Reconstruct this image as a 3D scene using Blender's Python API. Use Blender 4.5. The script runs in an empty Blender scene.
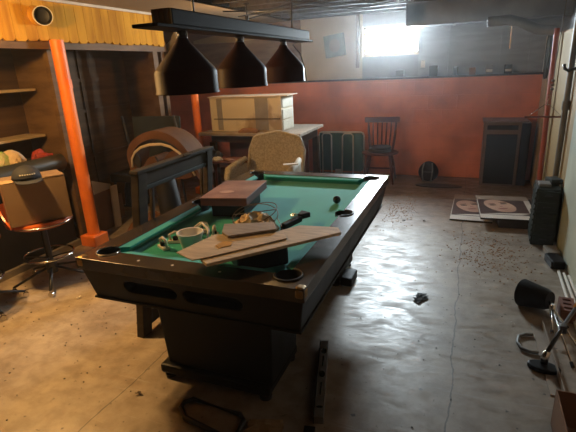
import bpy, bmesh, math, random
from mathutils import Vector, Matrix
random.seed(7)
PI = math.pi
COL = bpy.context.scene.collection
R = math.radians

# ------------------------------------------------------------------ materials
def mat(name, c1, c2=None, scale=6.0, rough=0.6, rough2=None, metal=0.0, bump=0.0, bscale=40.0, stretch=(1, 1, 1),
        detail=4, lo=0.35, hi=0.65, emit=None, trans=0.0, sheen=0.0, spec=0.5):
    m = bpy.data.materials.new(name); m.use_nodes = True
    nt = m.node_tree; N = nt.nodes; L = nt.links
    b = N['Principled BSDF']
    b.inputs['Base Color'].default_value = (*c1, 1)
    b.inputs['Roughness'].default_value = rough
    b.inputs['Metallic'].default_value = metal
    b.inputs['Specular IOR Level'].default_value = spec
    if trans: b.inputs['Transmission Weight'].default_value = trans
    if sheen:
        b.inputs['Sheen Weight'].default_value = sheen
    tc = N.new('ShaderNodeTexCoord'); mp = N.new('ShaderNodeMapping')
    L.new(tc.outputs['Object'], mp.inputs['Vector']); mp.inputs['Scale'].default_value = stretch
    if c2 is None: c2 = tuple(x * 0.8 for x in c1)
    n = N.new('ShaderNodeTexNoise'); n.inputs['Scale'].default_value = scale; n.inputs['Detail'].default_value = detail
    L.new(mp.outputs[0], n.inputs['Vector'])
    r = N.new('ShaderNodeValToRGB'); r.color_ramp.elements[0].position = lo; r.color_ramp.elements[1].position = hi
    r.color_ramp.elements[0].color = (*c1, 1); r.color_ramp.elements[1].color = (*c2, 1)
    L.new(n.outputs['Fac'], r.inputs['Fac']); L.new(r.outputs['Color'], b.inputs['Base Color'])
    if rough2 is not None:
        mr = N.new('ShaderNodeMapRange'); mr.inputs['To Min'].default_value = rough; mr.inputs['To Max'].default_value = rough2
        mr.inputs['From Min'].default_value = 0.3; mr.inputs['From Max'].default_value = 0.7
        L.new(n.outputs['Fac'], mr.inputs['Value']); L.new(mr.outputs[0], b.inputs['Roughness'])
    if bump:
        n2 = N.new('ShaderNodeTexNoise'); n2.inputs['Scale'].default_value = bscale; n2.inputs['Detail'].default_value = 5
        L.new(mp.outputs[0], n2.inputs['Vector'])
        bp = N.new('ShaderNodeBump'); bp.inputs['Strength'].default_value = bump; bp.inputs['Distance'].default_value = 0.01
        L.new(n2.outputs['Fac'], bp.inputs['Height']); L.new(bp.outputs[0], b.inputs['Normal'])
    if emit:
        b.inputs['Emission Color'].default_value = (*emit[:3], 1); b.inputs['Emission Strength'].default_value = emit[3]
    return m

def mat_floor():
    m = bpy.data.materials.new('worn_concrete'); m.use_nodes = True
    nt = m.node_tree; N = nt.nodes; L = nt.links; b = N['Principled BSDF']
    tc = N.new('ShaderNodeTexCoord')
    def noise(s, d=6, dist=0.0, st=(1, 1, 1), ro=0.6):
        mp = N.new('ShaderNodeMapping'); L.new(tc.outputs['Object'], mp.inputs['Vector']); mp.inputs['Scale'].default_value = st
        n = N.new('ShaderNodeTexNoise'); n.inputs['Scale'].default_value = s; n.inputs['Detail'].default_value = d
        n.inputs['Distortion'].default_value = dist; n.inputs['Roughness'].default_value = ro
        L.new(mp.outputs[0], n.inputs['Vector']); return n
    def ramp(n, stops):
        r = N.new('ShaderNodeValToRGB'); e = r.color_ramp.elements
        e[0].position, e[0].color = stops[0][0], (*stops[0][1], 1); e[1].position, e[1].color = stops[-1][0], (*stops[-1][1], 1)
        for p, c in stops[1:-1]:
            q = e.new(p); q.color = (*c, 1)
        L.new(n.outputs['Fac'] if 'Fac' in n.outputs else n.outputs[0], r.inputs['Fac']); return r
    big = noise(0.9, 8, 0.6)
    c = ramp(big, [(0.3, (0.25, 0.20, 0.15)), (0.5, (0.36, 0.295, 0.225)), (0.7, (0.44, 0.37, 0.285))])
    fine = noise(9, 8, 0.2)
    c2 = ramp(fine, [(0.36, (0.60, 0.57, 0.54)), (0.60, (1, 1, 1))])
    mx = N.new('ShaderNodeMix'); mx.data_type = 'RGBA'; mx.blend_type = 'MULTIPLY'; mx.inputs[0].default_value = 0.75
    L.new(c.outputs[0], mx.inputs[6]); L.new(c2.outputs[0], mx.inputs[7])
    spots = noise(26, 3, 0, ro=0.5)
    c3 = ramp(spots, [(0.27, (0.12, 0.11, 0.10)), (0.33, (1, 1, 1))])
    mx2 = N.new('ShaderNodeMix'); mx2.data_type = 'RGBA'; mx2.blend_type = 'MULTIPLY'; mx2.inputs[0].default_value = 0.9
    L.new(mx.outputs[2], mx2.inputs[6]); L.new(c3.outputs[0], mx2.inputs[7])
    # scuffs: long thin pale drag marks
    sc = noise(3.0, 5, 1.0, (0.5, 6, 1))
    c4 = ramp(sc, [(0.62, (0, 0, 0)), (0.72, (1, 1, 1))])
    mx3 = N.new('ShaderNodeMix'); mx3.data_type = 'RGBA'; mx3.inputs[7].default_value = (0.5, 0.47, 0.42, 1)
    ml = N.new('ShaderNodeMath'); ml.operation = 'MULTIPLY'; ml.inputs[1].default_value = 0.35
    L.new(c4.outputs[0], ml.inputs[0]); L.new(ml.outputs[0], mx3.inputs[0]); L.new(mx2.outputs[2], mx3.inputs[6])
    # cracks: distorted lines in x
    sep = N.new('ShaderNodeSeparateXYZ'); L.new(tc.outputs['Object'], sep.inputs[0])
    wob = noise(2.5, 5); 
    def crack(axis, at, w):
        a = N.new('ShaderNodeMath'); a.operation = 'MULTIPLY_ADD'; a.inputs[1].default_value = 0.10; a.inputs[2].default_value = -0.05 - at
        L.new(wob.outputs['Fac'], a.inputs[0])
        s = N.new('ShaderNodeMath'); s.operation = 'ADD'; L.new(sep.outputs[axis], s.inputs[0]); L.new(a.outputs[0], s.inputs[1])
        ab = N.new('ShaderNodeMath'); ab.operation = 'ABSOLUTE'; L.new(s.outputs[0], ab.inputs[0])
        ls = N.new('ShaderNodeMath'); ls.operation = 'LESS_THAN'; ls.inputs[1].default_value = w; L.new(ab.outputs[0], ls.inputs[0]); return ls
    k1 = crack(0, 0.01, 0.0045); k2 = crack(0, -1.72, 0.0035)
    mxk = N.new('ShaderNodeMath'); mxk.operation = 'MAXIMUM'; L.new(k1.outputs[0], mxk.inputs[0]); L.new(k2.outputs[0], mxk.inputs[1])
    mk = N.new('ShaderNodeMath'); mk.operation = 'MULTIPLY'; mk.inputs[1].default_value = 0.75; L.new(mxk.outputs[0], mk.inputs[0])
    mx4 = N.new('ShaderNodeMix'); mx4.data_type = 'RGBA'; mx4.inputs[7].default_value = (0.05, 0.045, 0.04, 1)
    L.new(mk.outputs[0], mx4.inputs[0]); L.new(mx3.outputs[2], mx4.inputs[6])
    # brown dirt gathered towards the back wall
    dn = noise(1.3, 6, 0.5); dm = N.new('ShaderNodeMath'); dm.operation = 'MULTIPLY_ADD'; dm.inputs[1].default_value = 2.2
    L.new(dn.outputs['Fac'], dm.inputs[0]); L.new(sep.outputs[1], dm.inputs[2])
    dr_ = N.new('ShaderNodeMapRange'); dr_.interpolation_type = 'SMOOTHSTEP'; dr_.inputs['From Min'].default_value = 5.2; dr_.inputs['From Max'].default_value = 7.0
    L.new(dm.outputs[0], dr_.inputs['Value'])
    mx5 = N.new('ShaderNodeMix'); mx5.data_type = 'RGBA'; mx5.blend_type = 'MULTIPLY'; mx5.inputs[7].default_value = (0.50, 0.38, 0.28, 1)
    L.new(dr_.outputs[0], mx5.inputs[0]); L.new(mx4.outputs[2], mx5.inputs[6])
    L.new(mx5.outputs[2], b.inputs['Base Color'])
    rn = noise(5.0, 9, 1.2, (0.8, 2.2, 1), 0.7)
    mr = N.new('ShaderNodeMapRange'); mr.inputs['From Min'].default_value = 0.38; mr.inputs['From Max'].default_value = 0.62
    mr.inputs['To Min'].default_value = 0.30; mr.inputs['To Max'].default_value = 0.60
    b.inputs['Specular IOR Level'].default_value = 0.62; b.inputs['Coat Weight'].default_value = 0.02; b.inputs['Coat Roughness'].default_value = 0.15
    L.new(rn.outputs['Fac'], mr.inputs['Value']); L.new(mr.outputs[0], b.inputs['Roughness'])
    bp = N.new('ShaderNodeBump'); bp.inputs['Strength'].default_value = 0.17; bp.inputs['Distance'].default_value = 0.01
    bn = noise(7, 10, 0.8, (1, 2, 1), 0.72); L.new(bn.outputs['Fac'], bp.inputs['Height']); L.new(bp.outputs[0], b.inputs['Normal'])
    return m

def mat_block(name, c1, c2, mortar, scale=1.0):
    m = bpy.data.materials.new(name); m.use_nodes = True
    nt = m.node_tree; N = nt.nodes; L = nt.links; b = N['Principled BSDF']; b.inputs['Roughness'].default_value = 0.75
    tc = N.new('ShaderNodeTexCoord'); sep = N.new('ShaderNodeSeparateXYZ'); L.new(tc.outputs['Object'], sep.inputs[0])
    cb = N.new('ShaderNodeCombineXYZ'); 
    ad = N.new('ShaderNodeMath'); ad.operation = 'ADD'; L.new(sep.outputs[0], ad.inputs[0]); L.new(sep.outputs[1], ad.inputs[1])
    L.new(ad.outputs[0], cb.inputs[0]); L.new(sep.outputs[2], cb.inputs[1])
    br = N.new('ShaderNodeTexBrick'); L.new(cb.outputs[0], br.inputs['Vector'])
    br.inputs['Scale'].default_value = scale; br.inputs['Brick Width'].default_value = 0.41; br.inputs['Row Height'].default_value = 0.205
    br.inputs['Mortar Size'].default_value = 0.006; br.inputs['Color1'].default_value = (*c1, 1); br.inputs['Color2'].default_value = (*c2, 1)
    br.inputs['Mortar'].default_value = (*mortar, 1); br.inputs['Mortar Smooth'].default_value = 0.6
    n = N.new('ShaderNodeTexNoise'); n.inputs['Scale'].default_value = 2.2; n.inputs['Detail'].default_value = 8; L.new(tc.outputs['Object'], n.inputs['Vector'])
    r = N.new('ShaderNodeValToRGB'); r.color_ramp.elements[0].position = 0.3; r.color_ramp.elements[1].position = 0.65
    r.color_ramp.elements[0].color = (0.62, 0.62, 0.64, 1); r.color_ramp.elements[1].color = (1, 1, 1, 1); L.new(n.outputs['Fac'], r.inputs['Fac'])
    mx = N.new('ShaderNodeMix'); mx.data_type = 'RGBA'; mx.blend_type = 'MULTIPLY'; mx.inputs[0].default_value = 1
    L.new(br.outputs['Color'], mx.inputs[6]); L.new(r.outputs[0], mx.inputs[7]); L.new(mx.outputs[2], b.inputs['Base Color'])
    bp = N.new('ShaderNodeBump'); bp.inputs['Strength'].default_value = 0.3; bp.inputs['Distance'].default_value = 0.006
    inv = N.new('ShaderNodeMath'); inv.operation = 'SUBTRACT'; inv.inputs[0].default_value = 1; L.new(br.outputs['Fac'], inv.inputs[1])
    L.new(inv.outputs[0], bp.inputs['Height']); L.new(bp.outputs[0], b.inputs['Normal'])
    return m

M = {}
M['floor'] = mat_floor()
M['orange_wall'] = mat_block('orange_painted_block', (0.86, 0.27, 0.13), (0.83, 0.255, 0.122), (0.78, 0.235, 0.112))
M['cream_wall'] = mat('cream_painted_wall', (0.60, 0.48, 0.33), (0.46, 0.36, 0.25), 1.6, 0.7, bump=0.15, bscale=12)
M['cream_panel'] = mat('cream_panel', (0.30, 0.215, 0.09), (0.25, 0.18, 0.075), 1.2, 0.6)
M['upper_hazed'] = mat('haze_tinted_boards', (0.34, 0.36, 0.38), (0.25, 0.265, 0.28), 3, 0.8, stretch=(1, 1, 5), spec=0.12)  # boards paled to blue-grey, window haze put into their colour
M['upper_brown'] = mat('brown_boards', (0.20, 0.12, 0.06), (0.13, 0.075, 0.04), 3, 0.8, stretch=(1, 1, 6), spec=0.12)
M['upper_cream'] = mat('old_plaster', (0.52, 0.46, 0.34), (0.42, 0.37, 0.27), 2, 0.85)
M['grey_panel'] = mat('grey_blue_panel', (0.20, 0.22, 0.24), (0.15, 0.16, 0.18), 4, 0.6)
M['ceil_cream'] = mat('ceiling_board', (0.36, 0.28, 0.18), (0.29, 0.225, 0.14), 1.5, 0.8)
M['ceil_dark'] = mat('dark_joist_wood', (0.05, 0.042, 0.035), (0.03, 0.025, 0.02), 4, 0.85, stretch=(6, 1, 1), spec=0.12)
M['pine'] = mat('varnished_pine', (0.62, 0.31, 0.036), (0.33, 0.13, 0.014), 3.2, 0.75, stretch=(1, 2.6, 0.35), bump=0.05, lo=0.4, hi=0.75, spec=0.06)
M['dark_wood'] = mat('dark_wood_board', (0.10, 0.058, 0.026), (0.06, 0.034, 0.016), 3, 0.6, stretch=(1, 0.4, 5), spec=0.12)
M['mid_wood'] = mat('brown_wood', (0.18, 0.105, 0.048), (0.11, 0.062, 0.028), 3, 0.55, stretch=(1, 1, 4), spec=0.12)
M['shelf_wood'] = mat('shelf_wood', (0.42, 0.33, 0.2), (0.33, 0.25, 0.15), 3, 0.6, stretch=(4, 1, 1))
M['bar_black'] = mat('black_laminate', (0.014, 0.012, 0.011), (0.022, 0.018, 0.015), 3, 0.55, spec=0.12)
M['bar_pad'] = mat('dark_green_vinyl', (0.035, 0.036, 0.026), (0.025, 0.026, 0.02), 5, 0.4)
M['base_grey'] = mat('grey_baseboard', (0.22, 0.19, 0.15), None, 5, 0.6)
M['orange'] = mat('orange_paint', (0.95, 0.235, 0.03), (0.72, 0.15, 0.02), 5, 0.5, bump=0.2, bscale=20, lo=0.4, hi=0.8)
M['red_pipe'] = mat('red_brown_paint', (0.36, 0.07, 0.03), (0.27, 0.05, 0.025), 5, 0.5)
M['grey_pipe'] = mat('galvanised_grey', (0.20, 0.20, 0.19), (0.15, 0.15, 0.14), 5, 0.5, metal=0.3)
M['duct'] = mat('dusty_sheet_metal', (0.30, 0.31, 0.32), (0.20, 0.21, 0.22), 3, 0.45, metal=0.6, bump=0.05)
M['black_wood'] = mat('black_table_laminate', (0.004, 0.0035, 0.003), (0.006, 0.005, 0.004), 5, 0.45, rough2=0.58, spec=0.2)
M['rail'] = mat('black_rail_laminate', (0.030, 0.022, 0.016), (0.042, 0.031, 0.023), 7, 0.27, spec=0.7)
M['felt'] = mat('green_felt', (0.008, 0.37, 0.31), (0.006, 0.32, 0.27), 5, 0.9, sheen=0.25, spec=0.15, bump=0.05, bscale=150)
M['pocket'] = mat('black_rubber', (0.008, 0.008, 0.008), None, 5, 0.5)
M['chrome'] = mat('chrome', (0.75, 0.74, 0.72), (0.55, 0.54, 0.52), 8, 0.2, metal=1)
M['brass'] = mat('aged_brass', (0.34, 0.23, 0.10), (0.24, 0.16, 0.07), 10, 0.45, metal=0.9)
M['black_metal'] = mat('black_enamel', (0.018, 0.018, 0.019), None, 5, 0.35)
M['shade'] = mat('dark_maroon_enamel', (0.040, 0.016, 0.013), (0.030, 0.012, 0.010), 4, 0.5, spec=0.10)
M['shade_in'] = mat('white_enamel', (0.6, 0.58, 0.52), None, 4, 0.4)
M['lamp_bar'] = mat('black_lamp_bar', (0.010, 0.010, 0.011), None, 4, 0.5, spec=0.25)
M['cardboard'] = mat('cardboard', (0.30, 0.20, 0.11), (0.25, 0.16, 0.085), 3, 0.8)
M['cardboard_d'] = mat('brown_cardboard', (0.26, 0.13, 0.06), (0.2, 0.10, 0.05), 3, 0.8)
M['old_ply'] = mat('weathered_plywood', (0.66, 0.53, 0.38), (0.46, 0.36, 0.25), 3, 0.75, stretch=(2, 12, 2), bump=0.1)
M['grey_ply'] = mat('grey_board', (0.36, 0.29, 0.22), (0.25, 0.20, 0.155), 3, 0.75, stretch=(2, 12, 2))
M['frame_grey'] = mat('dull_grey_wood', (0.060, 0.048, 0.034), (0.038, 0.030, 0.022), 4, 0.75, stretch=(1, 1, 4), spec=0.12)
M['tarp'] = mat('brown_canvas', (0.14, 0.068, 0.032), (0.085, 0.042, 0.022), 3, 0.75, bump=0.2, bscale=18, spec=0.12)
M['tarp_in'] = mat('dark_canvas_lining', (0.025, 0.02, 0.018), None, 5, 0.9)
M['dark_green'] = mat('dark_grey_green', (0.045, 0.055, 0.05), (0.035, 0.042, 0.04), 6, 0.6, spec=0.12)
M['wicker'] = mat('white_wicker', (0.50, 0.44, 0.34), (0.32, 0.28, 0.21), 45, 0.7, bump=0.5, bscale=90)
M['peel'] = mat('peeling_cream_paint', (0.62, 0.53, 0.38), (0.34, 0.25, 0.16), 2.6, 0.7, detail=8, lo=0.52, hi=0.62)
M['peel_side'] = mat('window_lit_paint', (0.74, 0.70, 0.58), (0.58, 0.53, 0.42), 3, 0.7)  # paler than the front: window light put into the side's colour
M['peel_band'] = mat('grey_band_paint', (0.28, 0.25, 0.21), (0.2, 0.17, 0.14), 3, 0.7)
M['white'] = mat('white_plastic', (0.82, 0.78, 0.70), (0.62, 0.58, 0.50), 5, 0.4)
M['offwhite_tube'] = mat('cream_tube', (0.75, 0.70, 0.60), None, 5, 0.35)
M['web_green'] = mat('green_webbing', (0.055, 0.14, 0.12), (0.04, 0.10, 0.09), 6, 0.8, stretch=(8, 1, 1))
M['chair_wood'] = mat('old_chair_wood', (0.16, 0.065, 0.04), (0.11, 0.045, 0.03), 5, 0.5, spec=0.12)
M['cushion'] = mat('grey_cushion_fabric', (0.055, 0.05, 0.05), None, 8, 0.9)
M['bag'] = mat('dark_nylon', (0.035, 0.032, 0.036), (0.02, 0.02, 0.024), 9, 0.6, spec=0.12)
M['cab'] = mat('dusty_grey_metal', (0.20, 0.13, 0.11), (0.16, 0.11, 0.095), 4, 0.6)
M['screen'] = mat('dark_glass', (0.02, 0.022, 0.024), None, 3, 0.15)
M['pic_blue'] = mat('blue_print', (0.06, 0.11, 0.15), (0.16, 0.23, 0.27), 7, 0.5)
M['seat_orange'] = mat('orange_vinyl', (0.60, 0.13, 0.025), (0.45, 0.09, 0.02), 4, 0.35)
M['cap'] = mat('navy_cap_cloth', (0.012, 0.014, 0.02), None, 8, 0.85)
M['tan_paper'] = mat('crumpled_tan_paper', (0.70, 0.54, 0.34), (0.56, 0.41, 0.24), 10, 0.8, bump=0.6, bscale=25)
M['green_pack'] = mat('green_packaging', (0.16, 0.40, 0.08), (0.6, 0.5, 0.3), 12, 0.5)
M['red_pack'] = mat('red_packaging', (0.38, 0.05, 0.03), (0.28, 0.04, 0.03), 10, 0.4)
M['book'] = mat('worn_red_brown_print', (0.34, 0.18, 0.145), (0.17, 0.07, 0.062), 5, 0.6, detail=8)
M['book_side'] = mat('dark_red_box_edge', (0.12, 0.04, 0.035), None, 5, 0.6)
M['book_mark'] = mat('faded_pink_print', (0.50, 0.31, 0.25), (0.4, 0.24, 0.2), 9, 0.6)
M['tub'] = mat('milky_plastic_tub', (0.86, 0.83, 0.75), (0.78, 0.75, 0.67), 6, 0.35)
M['wire'] = mat('brown_wire', (0.12, 0.08, 0.05), None, 5, 0.5)
M['black_plastic'] = mat('black_plastic', (0.012, 0.012, 0.013), None, 5, 0.4, spec=0.12)
M['ball'] = mat('black_gloss', (0.006, 0.006, 0.006), None, 5, 0.12)
M['skin'] = mat('printed_skin', (0.56, 0.36, 0.26), (0.46, 0.28, 0.20), 3, 0.45)
M['hair'] = mat('printed_dark_hair', (0.045, 0.025, 0.022), (0.09, 0.05, 0.04), 7, 0.4, stretch=(1, 5, 1))
M['lip'] = mat('printed_lips', (0.32, 0.10, 0.09), None, 3, 0.45)
M['print_white'] = mat('white_print_margin', (0.66, 0.62, 0.55), (0.55, 0.5, 0.44), 4, 0.45)
M['board_back'] = mat('dark_board_edge', (0.03, 0.025, 0.022), None, 4, 0.7)
M['crumb'] = mat('orange_brown_crumbs', (0.50, 0.27, 0.14), (0.36, 0.18, 0.10), 30, 0.9)
M['leaf'] = mat('black_leaf_litter', (0.02, 0.018, 0.014), None, 20, 0.8)
M['brick'] = mat('red_brown_brick', (0.17, 0.07, 0.045), (0.12, 0.05, 0.035), 14, 0.85, bump=0.3)
M['angle'] = mat('tan_painted_trim', (0.36, 0.29, 0.22), (0.27, 0.21, 0.16), 4, 0.55)
M['yellow'] = mat('orange_yellow_grip', (0.58, 0.30, 0.05), None, 5, 0.5)
M['crate'] = mat('dark_green_plastic', (0.026, 0.034, 0.028), (0.018, 0.024, 0.02), 6, 0.45, spec=0.12)
M['pale_green'] = mat('pale_green_paint', (0.42, 0.47, 0.38), (0.34, 0.38, 0.31), 3, 0.6)
M['level_grey'] = mat('grey_aluminium', (0.26, 0.25, 0.23), (0.19, 0.18, 0.17), 9, 0.4, metal=0.4)
M['vial'] = mat('dark_vial', (0.02, 0.025, 0.015), None, 5, 0.2)
M['glass'] = None
M['window_wood'] = mat('bleached_window_wood', (0.55, 0.42, 0.26), (0.45, 0.33, 0.2), 4, 0.6)
M['tabletop_red'] = mat('reddish_table_wood', (0.26, 0.09, 0.05), (0.18, 0.06, 0.035), 5, 0.35)
M['plastic_bag'] = mat('dusty_plastic_bag', (0.34, 0.28, 0.19), (0.20, 0.16, 0.10), 8, 0.3, bump=0.6, bscale=12)
M['oval'] = mat('dark_green_pan', (0.07, 0.09, 0.08), (0.05, 0.065, 0.06), 4, 0.5)
M['board_white'] = mat('pale_board_edge', (0.60, 0.50, 0.36), None, 4, 0.6)

def glass():
    m = bpy.data.materials.new('window_glass'); m.use_nodes = True
    nt = m.node_tree; N = nt.nodes; L = nt.links; N.remove(N['Principled BSDF'])
    t = N.new('ShaderNodeBsdfTransparent'); g = N.new('ShaderNodeBsdfGlossy'); g.inputs['Roughness'].default_value = 0.05
    x = N.new('ShaderNodeMixShader'); x.inputs[0].default_value = 0.06
    n = N.new('ShaderNodeTexNoise'); n.inputs['Scale'].default_value = 5
    r = N.new('ShaderNodeValToRGB'); r.color_ramp.elements[0].color = (0.82, 0.86, 0.88, 1); r.color_ramp.elements[1].color = (0.96, 0.98, 1, 1)
    L.new(n.outputs['Fac'], r.inputs['Fac']); L.new(r.outputs[0], t.inputs['Color'])
    L.new(t.outputs[0], x.inputs[1]); L.new(g.outputs[0], x.inputs[2]); L.new(x.outputs[0], N['Material Output'].inputs['Surface'])
    return m
M['glass'] = glass()

# ------------------------------------------------------------------ mesh helpers
def nb(): return bmesh.new()
def box(bm, x0, x1, y0, y1, z0, z1, mtx=None, taper=None):
    v = []
    for z in (z0, z1):
        for x, y in ((x0, y0), (x1, y0), (x1, y1), (x0, y1)):
            p = Vector((x, y, z))
            if taper and z == z0:
                cx, cy = (x0 + x1) / 2, (y0 + y1) / 2
                p.x = cx + (x - cx) * taper[0]; p.y = cy + (y - cy) * taper[1]
            if mtx: p = mtx @ p
            v.append(bm.verts.new(p))
    for f in ((0, 3, 2, 1), (4, 5, 6, 7), (0, 1, 5, 4), (1, 2, 6, 5), (2, 3, 7, 6), (3, 0, 4, 7)):
        bm.faces.new([v[i] for i in f])
    return bm
def frame_of(d):
    d = d.normalized(); a = Vector((0, 0, 1)) if abs(d.z) < 0.9 else Vector((1, 0, 0))
    u = d.cross(a).normalized(); return u, d.cross(u).normalized()
def tube(bm, pts, r, seg=10, closed=False, flat=1.0):
    pts = [Vector(p) for p in pts]; n = len(pts); rings = []
    u = None
    for i, p in enumerate(pts):
        a = pts[(i - 1) % n] if (closed or i > 0) else p; b = pts[(i + 1) % n] if (closed or i < n - 1) else p
        d = (b - a).normalized()
        if u is None: u, w = frame_of(d)
        else:
            u = (u - d * u.dot(d)).normalized(); w = d.cross(u)
        rr = r[i] if isinstance(r, (list, tuple)) else r
        rings.append([bm.verts.new(p + (u * math.cos(2 * PI * k / seg) + w * math.sin(2 * PI * k / seg) * flat) * rr) for k in range(seg)])
    for i in range(n if closed else n - 1):
        A, B = rings[i], rings[(i + 1) % n]
        off = 0
        if closed and i == n - 1:
            off = min(range(seg), key=lambda o: (A[0].co - B[o].co).length)
        for k in range(seg):
            bm.faces.new((A[k], A[(k + 1) % seg], B[(k + 1 + off) % seg], B[(k + off) % seg]))
    if not closed:
        bm.faces.new(rings[0][::-1]); bm.faces.new(rings[-1])
    return bm
def lathe(bm, prof, c=(0, 0, 0), seg=32, close=True):
    c = Vector(c); rings = []
    for r, z in prof:
        if r < 1e-5: rings.append([bm.verts.new(c + Vector((0, 0, z)))])
        else: rings.append([bm.verts.new(c + Vector((r * math.cos(2 * PI * k / seg), r * math.sin(2 * PI * k / seg), z))) for k in range(seg)])
    for A, B in zip(rings, rings[1:]):
        for k in range(seg):
            k2 = (k + 1) % seg
            if len(A) == 1 and len(B) == 1: continue
            if len(A) == 1: bm.faces.new((A[0], B[k2], B[k]))
            elif len(B) == 1: bm.faces.new((A[k], A[k2], B[0]))
            else: bm.faces.new((A[k], A[k2], B[k2], B[k]))
    return bm
def prism(bm, poly, z0, z1, mtx=None):
    lo = [bm.verts.new((mtx @ Vector((x, y, z0))) if mtx else (x, y, z0)) for x, y in poly]
    hi = [bm.verts.new((mtx @ Vector((x, y, z1))) if mtx else (x, y, z1)) for x, y in poly]
    n = len(poly); bm.faces.new(lo[::-1]); bm.faces.new(hi)
    for i in range(n): bm.faces.new((lo[i], lo[(i + 1) % n], hi[(i + 1) % n], hi[i]))
    return bm
def ellipse(cx, cy, a, b, n=28, rot=0.0):
    out = []
    for k in range(n):
        x, y = a * math.cos(2 * PI * k / n), b * math.sin(2 * PI * k / n)
        out.append((cx + x * math.cos(rot) - y * math.sin(rot), cy + x * math.sin(rot) + y * math.cos(rot)))
    return out
def arc(c, r, a0, a1, n, plane='xy'):
    o = []
    for i in range(n + 1):
        a = a0 + (a1 - a0) * i / n; u, v = r * math.cos(a), r * math.sin(a)
        o.append({'xy': (c[0] + u, c[1] + v, c[2]), 'xz': (c[0] + u, c[1], c[2] + v), 'yz': (c[0], c[1] + u, c[2] + v)}[plane])
    return o
def obj(name, bm, m, parent=None, bev=0.0, smooth=None, sub=0, loc=None, rotz=0.0):
    bmesh.ops.recalc_face_normals(bm, faces=bm.faces)
    me = bpy.data.meshes.new(name); bm.to_mesh(me); bm.free()
    o = bpy.data.objects.new(name, me); COL.objects.link(o)
    for mm in (m if isinstance(m, (list, tuple)) else [m]): me.materials.append(mm)
    if parent: o.parent = parent
    if loc is not None: o.location = loc; o.rotation_euler = (0, 0, rotz)
    if bev:
        b = o.modifiers.new('bevel', 'BEVEL'); b.width = bev; b.segments = 2; b.limit_method = 'ANGLE'; b.angle_limit = R(40)
    if sub:
        s = o.modifiers.new('sub', 'SUBSURF'); s.levels = sub; s.render_levels = sub
    if smooth is not None:
        for p in me.polygons: p.use_smooth = True
        if smooth: 
            me.set_sharp_from_angle(angle=R(smooth))
    return o
def thing(name, label, cat, loc=(0, 0, 0), rotz=0.0, group=None):
    o = bpy.data.objects.new(name, None); COL.objects.link(o); o.empty_display_size = 0.1
    o.location = loc; o.rotation_euler = (0, 0, rotz); o['label'] = label; o['category'] = cat
    if group: o['group'] = group
    return o
def tag(o, label, cat, group=None, kind=None):
    o['label'] = label; o['category'] = cat
    if group: o['group'] = group
    if kind: o['kind'] = kind
    return o
def struct(name, bm, m, **k):
    o = obj(name, bm, m, **k); o['kind'] = 'structure'; return o
def cut(o, cutters):
    """carve real recesses, then keep only the resulting mesh"""
    for bmc in cutters:
        bmesh.ops.recalc_face_normals(bmc, faces=bmc.faces)
        me = bpy.data.meshes.new('cut'); bmc.to_mesh(me); bmc.free()
        c = bpy.data.objects.new('cut', me); COL.objects.link(c)
        if o.parent: c.parent = o.parent
        mo = o.modifiers.new('b', 'BOOLEAN'); mo.operation = 'DIFFERENCE'; mo.object = c; mo.solver = 'EXACT'
        bpy.context.view_layer.update()
        dg = bpy.context.evaluated_depsgraph_get()
        new = bpy.data.meshes.new_from_object(o.evaluated_get(dg))
        o.modifiers.remove(mo); o.data = new
        bpy.data.objects.remove(c)
    return o
def lerp(a, b, t): return a + (b - a) * t
def crumple(w, d, h, n=14, seed=1, amp=0.02):
    rnd = random.Random(seed); bm = nb(); g = []
    for i in range(n + 1):
        row = []
        for j in range(n + 1):
            u, v = i / n * 2 - 1, j / n * 2 - 1
            rr = max(0, 1 - (u * u + v * v) * 0.75)
            e = 1.0 - 0.16 * rnd.random() if (i in (0, n) or j in (0, n)) else 1
            row.append((u * w / 2 * e, v * d / 2 * e, h * rr ** 0.8 + (rnd.random()) * amp + 0.002))
        g.append([bm.verts.new(p) for p in row])
    bot = [[bm.verts.new((v.co.x * 0.97, v.co.y * 0.97, 0)) for v in row] for row in g]
    for i in range(n):
        for j in range(n):
            bm.faces.new((g[i][j], g[i + 1][j], g[i + 1][j + 1], g[i][j + 1]))
            bm.faces.new((bot[i][j + 1], bot[i + 1][j + 1], bot[i + 1][j], bot[i][j]))
    for i in range(n):
        bm.faces.new((g[i + 1][0], g[i][0], bot[i][0], bot[i + 1][0])); bm.faces.new((g[i][n], g[i + 1][n], bot[i + 1][n], bot[i][n]))
        bm.faces.new((g[0][i], g[0][i + 1], bot[0][i + 1], bot[0][i])); bm.faces.new((g[n][i + 1], g[n][i], bot[n][i], bot[n][i + 1]))
    return bm

# ------------------------------------------------------------------ the setting
XR, YB, ZC = 0.87, 7.16, 2.42
struct('floor', box(nb(), -5.8, 1.2, -5.0, 7.6, -0.1, 0), M['floor'])
struct('ceiling', box(nb(), -5.8, -2.75, -5.0, 7.6, ZC, ZC + 0.1), M['ceil_cream'])
b = nb(); box(b, -2.85, 1.3, -5.15, 7.65, ZC + 0.16, ZC + 0.30); box(b, -2.83, -2.75, -5.15, 7.65, ZC, ZC + 0.2)
for k in range(31):
    y = -4.99 + k * 0.406; box(b, -2.75, 1.0, y, y + 0.045, ZC, ZC + 0.16)
struct('ceiling', b, M['ceil_dark'])
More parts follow.
